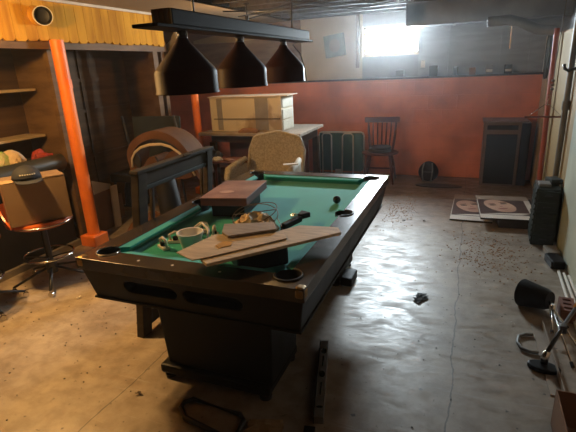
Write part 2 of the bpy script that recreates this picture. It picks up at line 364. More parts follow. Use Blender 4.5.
# back wall: painted foundation, ledge, boarded stud wall above with the window hole
struct('wall_back', box(nb(), -5.6, XR, YB, YB + 0.4, 0, 1.47), M['orange_wall'])
WX0, WX1, WZ0, WZ1 = -1.62, -0.78, 1.81, 2.24
yb = YB + 0.1
struct('wall_back', box(nb(), -5.6, -2.62, yb, YB + 0.4, 1.47, 2.7), M['upper_brown'])
struct('wall_back', box(nb(), -2.62, WX0, yb, YB + 0.4, 1.47, 2.7), M['upper_cream'])
b = nb(); box(b, WX0, WX1, yb, YB + 0.4, 1.47, WZ0)
struct('wall_back', b, M['grey_panel'])
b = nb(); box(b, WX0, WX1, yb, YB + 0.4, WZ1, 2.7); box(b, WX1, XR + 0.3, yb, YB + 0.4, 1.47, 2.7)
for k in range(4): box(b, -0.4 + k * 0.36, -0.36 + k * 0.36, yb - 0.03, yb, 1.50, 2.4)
struct('wall_back', b, M['upper_hazed'])
struct('trim_1', box(nb(), -5.6, XR, YB - 0.01, yb, 1.47, 1.495), M['ceil_dark'])
struct('trim_2', box(nb(), WX0 - 0.10, WX0 - 0.05, yb - 0.03, yb + 0.01, 1.66, 2.42), M['upper_brown'])
# window
b = nb()
for x0, x1, z0, z1 in ((WX0, WX0 + 0.035, WZ0, WZ1), (WX1 - 0.03, WX1, WZ0, WZ1), (WX0, WX1, WZ0, WZ0 + 0.05), (WX0, WX1, WZ1 - 0.03, WZ1)):
    box(b, x0, x1, yb + 0.05, yb + 0.12, z0, z1)
box(b, WX0 + 0.07, WX0 + 0.085, yb + 0.07, yb + 0.10, WZ0 + 0.05, WZ1 - 0.03)
w = struct('window_1', b, M['window_wood'])
obj('window_pane', box(nb(), WX0 + 0.03, WX1 - 0.03, yb + 0.083, yb + 0.087, WZ0 + 0.04, WZ1 - 0.02), M['glass'], w)
# right wall: low cream wall with a darker stud wall above
struct('wall_right', box(nb(), XR, XR + 0.4, -5.0, YB + 0.4, 0, 1.95), M['cream_wall'])
struct('wall_right', box(nb(), XR + 0.15, XR + 0.4, -5.0, YB + 0.4, 1.95, 2.7), M['upper_hazed'])
struct('trim_3', box(nb(), XR - 0.015, XR, 5.85, 6.62, 0.0, 1.93), M['cream_panel'])
struct('trim_4', box(nb(), XR - 0.015, XR, 4.62, 5.80, 0.0, 1.93), M['cream_panel'])
struct('wall_front', box(nb(), -5.8, 1.3, -5.15, -5.0, 0, 2.7), M['dark_wood'])
# left closet wall and what is behind its end
struct('wall_left', box(nb(), -4.5, -4.4, -5.0, 5.67, 0, ZC), M['dark_wood'])
struct('wall_left', box(nb(), -5.7, -4.5, 5.57, 5.67, 0, ZC), M['dark_wood'])
struct('wall_left', box(nb(), -5.7, -5.6, 5.67, YB + 0.3, 0, ZC), M['dark_wood'])
# scalloped pine fascia
b = nb(); y = 1.25; pw = 0.118
while y < 5.12:
    z0 = 2.045 - 0.006 * math.sin(y * 9)
    poly = [(y + 0.001, z0 + 0.022), (y + 0.024, z0), (y + pw - 0.024, z0), (y + pw - 0.001, z0 + 0.022), (y + pw - 0.002, 2.40), (y + 0.002, 2.40)]
    prism(b, poly, -3.742, -3.722, Matrix(((0, 0, 1, 0), (1, 0, 0, 0), (0, 1, 0, 0), (0, 0, 0, 1))))
    y += pw
struct('trim_5', b, M['pine'])
struct('trim_6', box(nb(), -3.74, -3.70, 1.2, 5.2, 2.395, ZC), M['board_white'])
b = nb(); box(b, -3.80, -3.745, 1.2, 5.2, 1.98, 2.10); box(b, -4.4, -3.80, 1.2, 5.2, 2.06, 2.10)
struct('trim_7', b, M['mid_wood'])
b = nb(); box(b, -4.4, -3.86, 3.48, 3.56, 0, 2.06); box(b, -3.88, -3.82, 3.40, 3.46, 0.0, 2.06)
struct('trim_8', b, M['mid_wood'])
b = nb(); box(b, -3.84, -3.76, 4.93, 5.02, 0, 2.0); box(b, -3.86, -3.78, 5.12, 5.19, 0, 2.06); box(b, -4.4, -3.86, 5.12, 5.17, 0, 2.06)
struct('trim_9', b, M['mid_wood'])
b = nb()
for z in (0.75, 1.3, 1.66): box(b, -4.4, -4.385, 3.6, 5.1, z, z + 0.04)
box(b, -4.4, -4.38, 4.3, 4.36, 0, 2.06)
struct('trim_10', b, M['dark_wood'])
for i, z in enumerate((1.17, 1.63)):
    tag(obj('wall_shelf', box(nb(), -4.4, -4.12, 1.4, 3.44, z - 0.025, z), M['shelf_wood'], bev=0.003),
        'wooden shelf board in the left alcove, ' + ('lower one just above the padded bar' if i == 0 else 'upper thin pale one'), 'shelf', 'shelves in the left alcove')

# steel posts
def post(loc, r, base, label):
    t = thing('support_post', label, 'post', loc)
    obj('pole', lathe(nb(), [(0, base), (r, base), (r, 2.0), (r, 2.055), (0, 2.055)], seg=20), M['orange'], t, smooth=40)
    obj('base_block', box(nb(), -0.1, 0.1, -0.1, 0.1, 0, base), M['orange'], t, bev=0.012)
    return t
p1 = post((-3.66, 3.39, 0), 0.062, 0.12, 'orange painted steel post standing beside the stool with the box')
obj('bracket', box(nb(), 0.05, 0.075, -0.02, 0.02, 1.62, 1.70), M['orange'], p1)
p2 = post((-3.60, 5.52, 0), 0.052, 0.10, 'thin orange post behind the leaning grey frame, near the peeling cabinet')
# right wall pipes and rods
b = nb(); tube(b, [(0.80, 5.92, 1.98), (0.80, 5.72, 0.0)], 0.028, 12)
t = thing('red_pipe', 'rust red vertical pipe against the cream right wall', 'pipe', (0, 0, 0)); obj('pipe', b, M['red_pipe'], t, smooth=40)
obj('pipe_foot', box(nb(), 0.76, 0.84, 5.68, 5.76, 0, 0.03), M['red_pipe'], t)
t = thing('drain_pipe', 'grey vertical pipe at the right edge above the dark green crates', 'pipe', (0, 0, 0))
obj('pipe', tube(nb(), [(0.82, 4.93, 2.3), (0.82, 4.93, 0.0)], 0.026, 12), M['grey_pipe'], t, smooth=40)
obj('pipe_collar', tube(nb(), [(0.82, 4.93, 1.3), (0.82, 4.93, 1.22)], 0.034, 12), M['grey_pipe'], t, smooth=40)
# light fixture on the fascia
t = thing('wall_spotlight', 'round white can spotlight with black opening on the pine fascia', 'light fixture', (-3.722, 3.32, 2.26))
d = Vector((0.82, -0.50, -0.10)).normalized()
def oriented(bm, d, o=Vector((0, 0, 0))):
    q = Vector((0, 0, 1)).rotation_difference(Vector(d)); bmesh.ops.rotate(bm, verts=bm.verts, cent=(0, 0, 0), matrix=q.to_matrix()); bmesh.ops.translate(bm, verts=bm.verts, vec=o); return bm
obj('wall_plate', oriented(lathe(nb(), [(0, 0), (0.085, 0), (0.085, 0.012), (0.06, 0.025), (0, 0.025)]), (1, 0, 0), Vector((0, -0.05, 0.0))), M['pine'], t, smooth=30)
can = obj('lamp_can', oriented(lathe(nb(), [(0, 0), (0.045, 0), (0.078, 0.03), (0.082, 0.10), (0.076, 0.10), (0.070, 0.04), (0, 0.015)]), d, Vector((0.03, -0.02, 0))), M['white'], t, smooth=40)
obj('reflector', oriented(lathe(nb(), [(0, 0.02), (0.066, 0.042), (0.0755, 0.096), (0.069, 0.096), (0.060, 0.05), (0, 0.03)]), d, Vector((0.03, -0.02, 0))), M['pocket'], t, smooth=40)
# bag hanging at the end of the fascia
b = nb(); bmesh.ops.create_icosphere(b, subdivisions=3, radius=1)
rr = random.Random(3)
for v in b.verts:
    k = 1 + 0.14 * math.sin(v.co.x * 7 + 1) * math.cos(v.co.z * 6) + 0.05 * rr.random()
    v.co = Vector((v.co.x * 0.13 * k, v.co.y * 0.10 * k, v.co.z * 0.19 * k))
    if v.co.z > 0.08: v.co.x *= 0.55; v.co.y *= 0.55
t = thing('hanging_bag', 'crumpled translucent bag hanging from the ceiling past the pine fascia', 'bag', (-3.70, 5.36, 2.03))
obj('bag_body', b, M['plastic_bag'], t, smooth=0)
obj('cord', tube(nb(), [(0, 0, 0.15), (0, 0, 0.40)], 0.006, 6), M['wire'], t)
# ------------------------------------------------------------------ ceiling services
t = thing('air_duct', 'grey sheet metal air duct under the joists beside the window', 'duct', (0, 0, 0))
b = nb(); box(b, -0.86, 1.0, 6.35, 6.61, 2.14, ZC - 0.001)
obj('duct_body', b, M['duct'], t, bev=0.006)
b = nb(); prism(b, [(-0.86, 6.35), (-0.62, 6.35), (-0.55, 7.1), (-0.95, 7.1)], 2.17, 2.40)
obj('duct_branch', b, M['duct'], t, bev=0.006)
obj('duct_seam', box(nb(), -0.3, -0.27, 6.34, 6.76, 2.135, 2.415), M['duct'], t)
t = thing('duct_elbow', 'bent pale duct pipe at the top of the right back corner', 'duct', (0, 0, 0))
b = nb(); tube(b, [(0.10, 6.0, 2.10), (0.32, 6.0, 2.11), (0.48, 6.02, 2.06), (0.62, 6.05, 1.99), (0.80, 6.1, 1.97)], 0.055, 14)
obj('duct_pipe', b, M['duct'], t, smooth=50)
obj('clip', tube(nb(), [(0.36, 6.0, 2.08), (0.36, 6.0, 1.80)], 0.008, 6), M['chrome'], t)
b = nb()
pts = [(-2.6, 3.2, 2.36), (-1.6, 3.3, 2.30), (-0.6, 3.25, 2.36)]
for k in range(3):
    pts = [(-2.7 + j * 0.45, 4.9 + k * 0.3 + 0.08 * math.sin(j * 2 + k), 2.38 - 0.03 * (1 + math.sin(j * 1.7 + k))) for j in range(9)]
    tube(b, pts, 0.008, 6)
tag(obj('cable_run', b, M['pocket'], smooth=0), 'dark cables strung below the ceiling joists', 'cable')
tag(obj('pale_board', prism(nb(), [(-4.62, 2.18), (-4.62, 2.23), (-3.95, 2.32), (-3.2, 2.26), (-3.2, 2.20), (-3.8, 2.16)], -yb, -yb + 0.03, Matrix(((1, 0, 0, 0), (0, 0, -1, 0), (0, 1, 0, 0), (0, 0, 0, 1)))), M['cream_panel']),
    'pale board fixed high on the back wall, seen between two lamp shades', 'board')
# things in the upper back wall
t = thing('wall_picture', 'small blue picture hanging crooked left of the window', 'picture', (-2.06, yb - 0.012, 2.005))
mt = Matrix.Rotation(R(-7), 4, 'Y')
obj('frame', box(nb(), -0.165, 0.165, -0.01, 0.01, -0.165, 0.165, mt), M['pic_blue'], t, bev=0.003)
obj('print', prism(nb(), ellipse(0, 0, 0.09, 0.10), 0.010, 0.013, mt @ Matrix.Rotation(R(90), 4, 'X')), M['grey_panel'], t)
tag(obj('outlet_box', box(nb(), -0.74, -0.68, yb - 0.03, yb, 1.62, 1.72), M['white'], bev=0.004), 'small pale outlet box below right of the window', 'outlet')
tag(obj('junction_box', box(nb(), -1.10, -0.98, yb - 0.05, yb, 1.51, 1.60), M['pocket'], bev=0.004), 'dark box on the ledge below the window', 'box')
lr = random.Random(5)
ledge = [(-0.55, 0.12, 0.15, 'pocket', 'squat black box on the wall ledge, nearest the window'), (-0.25, 0.06, 0.12, 'dark_green', 'narrow dark green tin on the wall ledge'),
         (-0.02, 0.09, 0.10, 'cardboard_d', 'brown carton on the wall ledge between dark tins'), (0.20, 0.10, 0.13, 'grey_pipe', 'grey tin with pale label on the wall ledge'),
         (0.44, 0.10, 0.12, 'dark_green', 'dark tin with pale label nearest the right corner on the ledge')]
for x, w_, h, mm, lab in ledge:
    t = thing('ledge_tin', lab, 'tin', (x, YB + 0.045, 1.495), 0, 'things along the wall ledge')
    obj('body', box(nb(), -w_ / 2, w_ / 2, -0.045, 0.045, 0, h), M[mm], t, bev=0.008)
    if x > 0.1: obj('paper_label', box(nb(), -w_ * 0.4, w_ * 0.4, -0.048, -0.045, h * 0.25, h * 0.5), M['white'], t)
# oval pan and hanger on the right wall
t = thing('oval_tray', 'dark green oval tray hung high on the right wall', 'tray', (0.845, 6.66, 1.70))
mt = Matrix(((0, 0, 1, 0), (1, 0, 0, 0), (0, 1, 0, 0), (0, 0, 0, 1)))
obj('tray_body', prism(nb(), ellipse(0, 0, 0.15, 0.27), -0.012, 0.012, mt), M['oval'], t, bev=0.006)
obj('rim', tube(nb(), [(-0.016, y, z) for y, z in ellipse(0, 0, 0.148, 0.268, 32)], 0.009, 6, closed=True), M['oval'], t, smooth=0)
t = thing('coat_hanger', 'wire coat hanger with a bar hanging from a thin wire by the right wall', 'hanger', (0.72, 5.25, 1.12))
b = nb(); tube(b, [(-0.16, 0, 0), (0.12, 0, 0.0), (0.12, 0, 0.012), (0.01, 0, 0.12), (-0.03, 0, 0.12), (-0.16, 0, 0.012)], 0.004, 6, closed=True)
tube(b, [(-0.01, 0, 0.12), (-0.01, 0, 0.16), (0.015, 0, 0.19), (0.0, 0, 0.215), (-0.02, 0, 0.20)], 0.0035, 6); obj('hanger_frame', b, M['chrome'], t, smooth=0)
obj('hanger_bar', box(nb(), -0.2, 0.15, -0.008, 0.008, -0.012, 0.006), M['chair_wood'], t)
b = nb(); tube(b, [(0.0, 0, 0.21), (0.02, 0, 0.30), (0.015, 0, 0.5), (0.03, -0.02, 0.85), (0.035, -0.02, 1.28)], 0.0035, 6)
for z in (0.26, 0.30, 0.34): box(b, 0.0, 0.03, -0.012, 0.012, z, z + 0.02)
obj('wire', b, M['wire'], t, smooth=0)
t = thing('wall_hook', 'black metal hook bracket high on the right wall at the picture edge', 'hook', (0.87, 4.8, 1.57))
obj('arm', tube(nb(), [(0.0, 0, 0.05), (-0.03, 0, 0.02), (-0.09, 0, 0), (-0.12, 0, 0.02), (-0.13, 0, 0.06)], 0.014, 8), M['black_metal'], t, smooth=0)
obj('plate', box(nb(), -0.012, 0, -0.03, 0.03, -0.05, 0.07), M['black_metal'], t, bev=0.003)
tag(obj('leaning_door', box(nb(), 0.845, 0.868, 3.55, 4.60, 0.0, 1.98, None), M['pale_green'], bev=0.004), 'pale green painted door panel against the right wall at the frame edge', 'door panel')

# ------------------------------------------------------------------ pool table
TX0, TX1, TY0, TY1, TH = -1.907, -0.607, 1.612, 3.758, 0.80
T = thing('pool_table', 'black coin bar pool table with green felt in the middle of the floor', 'pool table', (-1.257, 2.685, 0))
hw, hl = 0.65, 1.073
def ringpoly(bm, o, i, z0, z1):
    """frame between outer rect o and inner rect i (half sizes)"""
    O = [(-o[0], -o[1]), (o[0], -o[1]), (o[0], o[1]), (-o[0], o[1])]; I = [(-i[0], -i[1]), (i[0], -i[1]), (i[0], i[1]), (-i[0], i[1])]
    vo = [[bm.verts.new((x, y, z)) for x, y in O] for z in (z0, z1)]; vi = [[bm.verts.new((x, y, z)) for x, y in I] for z in (z0, z1)]
    for k in range(4):
        j = (k + 1) % 4
        bm.faces.new((vo[0][k], vo[0][j], vo[1][j], vo[1][k])); bm.faces.new((vi[0][j], vi[0][k], vi[1][k], vi[1][j]))
        bm.faces.new((vo[1][k], vo[1][j], vi[1][j], vi[1][k])); bm.faces.new((vo[0][j], vo[0][k], vi[0][k], vi[0][j]))
    return bm
RW = 0.125
rail = obj('rail_frame', ringpoly(nb(), (hw, hl), (hw - RW, hl - RW), 0.735, TH), M['rail'], T)
corn = [(sx * (hw - RW + 0.005), sy * (hl - RW + 0.005)) for sx in (-1, 1) for sy in (-1, 1)]
side = [(-hw + RW - 0.015, 0), (hw - RW + 0.015, 0)]
def cyl(cx, cy, r, z0, z1, n=28): return prism(nb(), ellipse(cx, cy, r, r, n), z0, z1)
cut(rail, [cyl(x, y, 0.062, 0.7, 0.9) for x, y in corn] + [cyl(x, y, 0.058, 0.7, 0.9) for x, y in side])
bv = rail.modifiers.new('bevel', 'BEVEL'); bv.width = 0.008; bv.segments = 2; bv.limit_method = 'ANGLE'; bv.angle_limit = R(50)
# playing bed
bed = obj('bed', box(nb(), -hw + 0.05, hw - 0.05, -hl + 0.05, hl - 0.05, 0.68, 0.745), M['felt'], T)
cut(bed, [cyl(x, y, 0.060, 0.6, 0.9) for x, y in corn] + [cyl(x, y, 0.056, 0.6, 0.9) for x, y in side])
# cushions
def cushion(p0, p1, inward, name='cushion'):
    p0, p1, n = Vector(p0), Vector(p1), Vector(inward); d = (p1 - p0).normalized()
    bm = nb(); prof = [(0.0, 0.796), (0.048, 0.790), (0.051, 0.780), (0.015, 0.745), (0, 0.745)]
    A = [bm.verts.new((p0.x + n.x * u + d.x * u * 0.9, p0.y + n.y * u + d.y * u * 0.9, z)) for u, z in prof]
    B = [bm.verts.new((p1.x + n.x * u - d.x * u * 0.9, p1.y + n.y * u - d.y * u * 0.9, z)) for u, z in prof]
    bm.faces.new(A); bm.faces.new(B[::-1])
    for k in range(5): bm.faces.new((A[k], A[(k + 1) % 5], B[(k + 1) % 5], B[k]))
    obj(name, bm, M['felt'], T)
ix, iy = hw - RW, hl - RW
cushion((-ix + 0.06, -iy), (ix - 0.06, -iy), (0, 1)); cushion((-ix + 0.06, iy), (ix - 0.06, iy), (0, -1))
for sx in (-1, 1):
    cushion((sx * ix, -iy + 0.06), (sx * ix, -0.055), (-sx, 0)); cushion((sx * ix, 0.055), (sx * ix, iy - 0.06), (-sx, 0))
for (x, y), rr_ in [(c, 0.0625) for c in corn] + [(c, 0.0585) for c in side]:
    pk = obj('pocket', lathe(nb(), [(rr_ - 0.002, 0.80), (rr_ - 0.006, 0.74), (rr_ - 0.012, 0.66), (0, 0.655)], (x, y, 0), 24), M['pocket'], T, smooth=40)
    sx, sy = (1 if x > 0 else -1), (1 if y > 0 else -1 if y < 0 else 0)
    a0 = math.atan2(sy, sx); sp = R(135) if sy else R(95)
    a = [(x + (rr_ + 0.003) * math.cos(a0 + t_), y + (rr_ + 0.003) * math.sin(a0 + t_), 0.802) for t_ in [(-sp + 2 * sp * k / 20) for k in range(21)]]
    obj('pocket_rim', tube(nb(), a, 0.005, 6), M['chrome'] if (sy < 0 and sx < 0) else M['pocket'], pk, smooth=0)
# cabinet, tapering down, carved slots
def ap(bm, z0, z1, a, b_):
    v = []
    for z, (X, Y) in ((z0, a), (z1, b_)):
        v.append([bm.verts.new(p) for p in ((-X, -Y, z), (X, -Y, z), (X, Y, z), (-X, Y, z))])
    bm.faces.new(v[0][::-1]); bm.faces.new(v[1])
    for k in range(4): bm.faces.new((v[0][k], v[0][(k + 1) % 4], v[1][(k + 1) % 4], v[1][k]))
    return bm
cab = obj('cabinet', ap(nb(), 0.555, 0.734, (hw - 0.045, hl - 0.05), (hw - 0.012, hl - 0.012)), M['black_wood'], T)
def slot(cx, cz, a, h):
    m4 = Matrix(((1, 0, 0, cx), (0, 0, 1, 0), (0, 1, 0, cz), (0, 0, 0, 1)))
    pts = [(a * (1 if i < 9 else -1) + h * math.cos(-PI / 2 + PI * (i if i < 9 else i) / 8 if i < 9 else PI / 2 + PI * (i - 9) / 8), h * math.sin(-PI / 2 + PI * i / 8 if i < 9 else PI / 2 + PI * (i - 9) / 8)) for i in range(18)]
    return prism(nb(), pts, -hl - 0.1, -hl + 0.10, m4)
cut(cab, [slot(-0.21, 0.655, 0.13, 0.034), slot(0.16, 0.655, 0.13, 0.036)])
bv = cab.modifiers.new('bevel', 'BEVEL'); bv.width = 0.006; bv.segments = 2; bv.limit_method = 'ANGLE'; bv.angle_limit = R(50)
obj('trim_strip', ringpoly(nb(), (hw - 0.038, hl - 0.042), (hw - 0.07, hl - 0.07), 0.545, 0.556), M['black_wood'], T)
for sx in (-1, 1):
    for sy in (-1, 1):
        bm = nb(); x, y = sx * hw, sy * hl
        box(bm, min(x + sx * 0.003, x - sx * 0.052), max(x + sx * 0.003, x - sx * 0.052), min(y + sy * 0.003, y - sy * 0.052), max(y + sy * 0.003, y - sy * 0.052), 0.745, 0.804)
        obj('corner_cap', bm, M['brass'], T, bev=0.016)
for x in (-0.28, -0.07, 0.2): obj('rail_sight', prism(nb(), ellipse(x, -hl + 0.06, 0.008, 0.008, 12), 0.7995, 0.8015), M['white'], T)
def ped(y0, y1):
    bm = nb(); box(bm, -0.315, 0.40, y0, y1, 0.09, 0.557, taper=(0.93, 0.94))
    o = obj('pedestal', bm, M['black_wood'], T, bev=0.01)
    bm = nb(); box(bm, -0.335, 0.37, y0 - 0.02, y1 + 0.02, 0.03, 0.09, taper=(1.0, 1.0)); obj('plinth', bm, M['black_wood'], o, bev=0.015)
    for x in (-0.29, 0.33):
        for y in (y0 + 0.02, y1 - 0.02):
            obj('leveler', lathe(nb(), [(0, 0), (0.035, 0), (0.035, 0.015), (0.015, 0.02), (0.015, 0.032), (0, 0.032)], (x, y, 0), 16), M['black_metal'], o)
ped(-0.90, -0.50); ped(0.50, 0.93)
obj('foot_wing', box(nb(), 0.372, 0.47, 0.50, 0.70, 0.0, 0.075), M['black_wood'], T, bev=0.012)
# ------------------------------------------------------------------ on the table
TZ = 0.746
def P(x, y, z=TZ): return (x, y, z)
tag(obj('felt_shade_block', box(nb(), -0.15, 0.12, -0.12, 0.10, 0, 0.105), M['black_plastic'], loc=(-0.98, 1.96, TZ + 0.001), rotz=R(42), bev=0.012), 'added black block shading the felt underneath the long grey plank', 'shadow block')  # added block under the plank, darkens the felt there
# game box lying over the left cushion
t = thing('game_box', 'flat reddish brown printed box lying on the left rail of the pool table', 'box', (-1.53, 2.74, 0.846), R(8))
mt = Matrix.Rotation(R(-1.0), 4, 'Y')
obj('box_body', box(nb(), -0.165, 0.165, -0.24, 0.24, 0.0, 0.05, mt), M['book_side'], t, bev=0.003)
obj('lid', box(nb(), -0.168, 0.168, -0.243, 0.243, 0.05, 0.058, mt), M['book'], t, bev=0.002)
obj('printed_oval', prism(nb(), ellipse(-0.03, -0.09, 0.055, 0.035), 0.058, 0.0595, mt), M['book_mark'], t)
tag(obj('black_case', box(nb(), -0.12, 0.12, -0.19, 0.19, 0, 0.098), M['black_plastic'], loc=(-1.535, 2.76, TZ), rotz=R(8), bev=0.006), 'added black case under the flat reddish box, shading the felt', 'case')  # added to lift the game box and lengthen its shadow
# tub
t = thing('plastic_tub', 'round milky white plastic tub at the near left of the felt', 'tub', (-1.455, 2.03, TZ), 0)
obj('tub_body', lathe(nb(), [(0, 0), (0.055, 0), (0.074, 0.085), (0.078, 0.085), (0.078, 0.092), (0.070, 0.092), (0.053, 0.006), (0, 0.006)], seg=36), M['tub'], t, smooth=40)
# plywood pieces
def slab(name, poly, z, th, m_, label, cat, tilt=None, group=None):
    cx = sum(p[0] for p in poly) / len(poly); cy = sum(p[1] for p in poly) / len(poly)
    bm = prism(nb(), [(x - cx, y - cy) for x, y in poly], 0, th, tilt)
    return tag(obj(name, bm, m_, loc=(cx, cy, z), bev=0.002), label, cat, group)
slab('wood_plank', [(-1.140, 1.646), (-1.075, 1.597), (-0.589, 2.153), (-0.625, 2.224), (-0.839, 2.204), (-1.141, 1.787)], 0.856, 0.016, M['old_ply'],
     'long weathered grey plank reaching the right rail of the pool table', 'plank', Matrix.Rotation(R(0), 4, 'X'))
slab('cardboard_sheet', [(-1.287, 1.665), (-1.156, 1.604), (-1.098, 1.661), (-0.829, 1.982), (-0.888, 2.073), (-1.096, 1.972), (-1.229, 1.937)], 0.873, 0.006, M['old_ply'],
     'folded tan cardboard sheet with pointed end on the pool table', 'cardboard')
slab('plywood_scrap', [(-1.187, 1.942), (-1.125, 1.897), (-0.921, 2.058), (-0.978, 2.162), (-1.241, 2.061)], 0.880, 0.014, M['grey_ply'],
     'dark brown board strip under the wire coil on the pool table', 'board')
slab('veneer_scrap', [(-1.141, 1.792), (-1.104, 1.764), (-1.061, 1.811), (-1.075, 1.858), (-1.132, 1.849)], 0.879, 0.003, M['yellow'],
     'small ochre scrap lying on the folded cardboard sheet', 'scrap')
o = tag(obj('paper_wad', crumple(0.27, 0.24, 0.10, 12, 4, 0.03), M['tan_paper'], loc=(-1.20, 2.35, 0.748), rotz=0.9), 'crumpled tan paper inside the wire coil on the pool table', 'paper')
b = nb()
for k, (a_, b_, c_) in enumerate(((0.15, 0.11, 0), (0.14, 0.12, 0.4), (0.16, 0.10, -0.3))):
    ca, sa = math.cos(c_), math.sin(c_)
    tube(b, [(a_ * math.cos(u) * ca - b_ * math.sin(u) * sa, a_ * math.cos(u) * sa + b_ * math.sin(u) * ca, 0.02 + 0.045 * (1 + math.sin(u + k)) + 0.012 * k) for u in [2 * PI * i / 30 for i in range(30)]], 0.0026, 5, closed=True)
tube(b, [(0.15, 0, 0.06), (0.2, -0.05, 0.03), (0.17, -0.12, 0.01)], 0.0026, 5)
tag(obj('wire_coil', b, M['wire'], loc=(-1.20, 2.37, 0.78)), 'loose coil of brown wire lying on boards on the pool table', 'wire')
# black tool
t = thing('black_clamp', 'black plastic spring clamp at the end of the boards on the felt', 'clamp', (-0.97, 2.46, 0.75), R(75))
obj('body', box(nb(), -0.13, 0.06, -0.022, 0.022, 0.03, 0.07), M['black_plastic'], t, bev=0.012)
b = nb(); prism(b, [(0.05, -0.015), (0.12, -0.04), (0.13, 0.04), (0.05, 0.015)], 0.0, 0.035, Matrix.Translation((0, 0, 0.045))); obj('jaw', b, M['black_plastic'], t, bev=0.006)
obj('spring', tube(nb(), [(0.02 + 0.014 * math.cos(u), 0.0 + u * 0.002, 0.075 + 0.014 * math.sin(u)) for u in [i * 0.7 for i in range(28)]], 0.003, 5), M['chrome'], t)
obj('handle', tube(nb(), [(-0.12, 0, 0.04), (-0.15, 0.005, 0.025), (-0.17, 0.01, 0.010)], 0.008, 8), M['black_plastic'], t, smooth=0)
# ball
b = nb(); bmesh.ops.create_uvsphere(b, u_segments=32, v_segments=20, radius=0.0286)
tag(obj('billiard_ball', b, M['ball'], loc=(-0.865, 3.05, TZ + 0.0286), smooth=0), 'black billiard ball on the far right of the green felt', 'ball')
b = nb(); bmesh.ops.create_uvsphere(b, u_segments=24, v_segments=14, radius=0.0286)
# hardware near the tub
def bracket(loc, rz, lab):
    t = thing('metal_fitting', lab, 'fitting', loc, rz, 'pale fittings beside the white tub')
    obj('base', box(nb(), -0.045, 0.045, -0.02, 0.02, 0, 0.018), M['white'], t, bev=0.004)
    obj('arm', tube(nb(), [(-0.03, 0, 0.015), (-0.035, 0, 0.05), (0.0, 0, 0.068), (0.04, 0, 0.06), (0.05, 0, 0.02)], 0.008, 8), M['white'], t, smooth=0)
    obj('knob', lathe(nb(), [(0, 0), (0.016, 0), (0.016, 0.02), (0, 0.02)], (0, 0, 0.018), 14), M['black_plastic'], t)
bracket((-1.585, 2.06, TZ), 0.4, 'pale bent metal fitting left of the white tub')
bracket((-1.60, 1.96, TZ), -0.5, 'low pale fitting at the near left of the tub')
bracket((-1.52, 2.24, TZ), 0.9, 'white fitting with dark knob behind the tub')
bracket((-1.40, 2.20, TZ), 2.0, 'pale curved fitting behind the tub to its right')
b = nb(); tube(b, [(-1.56, 2.2, 0.758), (-1.5, 2.16, 0.80), (-1.46, 2.17, 0.84), (-1.40, 2.14, 0.82), (-1.37, 2.07, 0.765), (-1.36, 2.0, 0.757)], 0.008, 8)
tag(obj('white_hose', b, M['white'], smooth=0), 'short white cable bent around the back of the tub', 'cable')

# ------------------------------------------------------------------ pool lamp
t = thing('pool_table_lamp', 'black three shade pool table lamp hanging over the table', 'lamp', (-1.26, 2.55, 0))
obj('lamp_tray', box(nb(), -0.065, 0.065, -0.93, 1.04, 1.893, 1.908), M['lamp_bar'], t, bev=0.004)
obj('lamp_bar', box(nb(), -0.05, 0.05, -0.80, 1.00, 1.908, 1.975), M['lamp_bar'], t, bev=0.006)
b = nb(); box(b, -0.048, 0.048, -0.81, -0.80, 1.91, 1.974)
for x in (-0.04, -0.015, 0.01, 0.032): box(b, x, x + 0.007, -0.818, -0.809, 1.915, 1.97)
obj('end_plate', b, M['brass'], t)
for y in (-0.55, 0.75): obj('hanging_rod', tube(nb(), [(0, y, 1.974), (0, y, ZC + 0.16)], 0.006, 8), M['black_metal'], t)
for y in (-0.67, -0.10, 0.56):
    s = obj('shade', lathe(nb(), [(0.022, 1.87), (0.035, 1.84), (0.140, 1.725), (0.146, 1.712), (0.147, 1.625), (0.151, 1.620), (0.151, 1.616), (0.144, 1.618), (0.142, 1.71), (0.136, 1.72), (0.032, 1.835), (0.016, 1.865)], (0, y, 0), 40), M['shade'], t, smooth=40)
    obj('socket', lathe(nb(), [(0, 1.892), (0.024, 1.892), (0.024, 1.883), (0.018, 1.88), (0.018, 1.87), (0.026, 1.865), (0.026, 1.845), (0, 1.845)], (0, y, 0), 20), M['black_metal'], s, smooth=40)
    obj('collar', tube(nb(), [(0.026, y, 1.865), (0.026, y, 1.89)], 0.005, 6), M['chrome'], s)
    obj('bulb', lathe(nb(), [(0, 1.848), (0.014, 1.84), (0.018, 1.79), (0.032, 1.75), (0.022, 1.715), (0, 1.705)], (0, y, 0), 20), M['shade_in'], s, smooth=0)
b = nb(); tube(b, [(0.10, 0.62, 1.885), (0.06, 0.60, 1.86), (0.12, 0.58, 1.80), (0.158, 0.56, 1.70), (0.172, 0.56, 1.60)], 0.0035, 6)
obj('pull_chain', b, M['chrome'], t)

# ------------------------------------------------------------------ bar and stools
t = thing('bar_counter', 'black bar counter with padded dark edge at the left side of the room', 'bar', (0, 0, 0))
obj('front_panel', box(nb(), -4.12, -3.84, 0.9, 3.32, 0.06, 0.84), M['bar_black'], t, bev=0.004)
obj('counter_top', box(nb(), -4.14, -3.82, 0.88, 3.32, 0.84, 0.96), M['bar_black'], t, bev=0.004)
b = nb(); tube(b, [(-3.80, 0.88 + 0.2 * k, 0.915) for k in range(13)], 0.085, 16); obj('padded_edge', b, M['bar_pad'], t, smooth=40)
obj('kickboard', box(nb(), -4.10, -3.80, 0.9, 3.34, 0, 0.06), M['base_grey'], t)
b = nb(); oriented(lathe(nb(), []), (1, 0, 0)) if False else None
b = oriented(lathe(nb(), [(0, 0), (0.028, 0), (0.033, 0.012), (0.022, 0.026), (0, 0.028)], seg=20), (1, -0.2, 0), Vector((-3.735, 2.70, 0.90)))
obj('chrome_knob', b, M['chrome'], t, smooth=40)

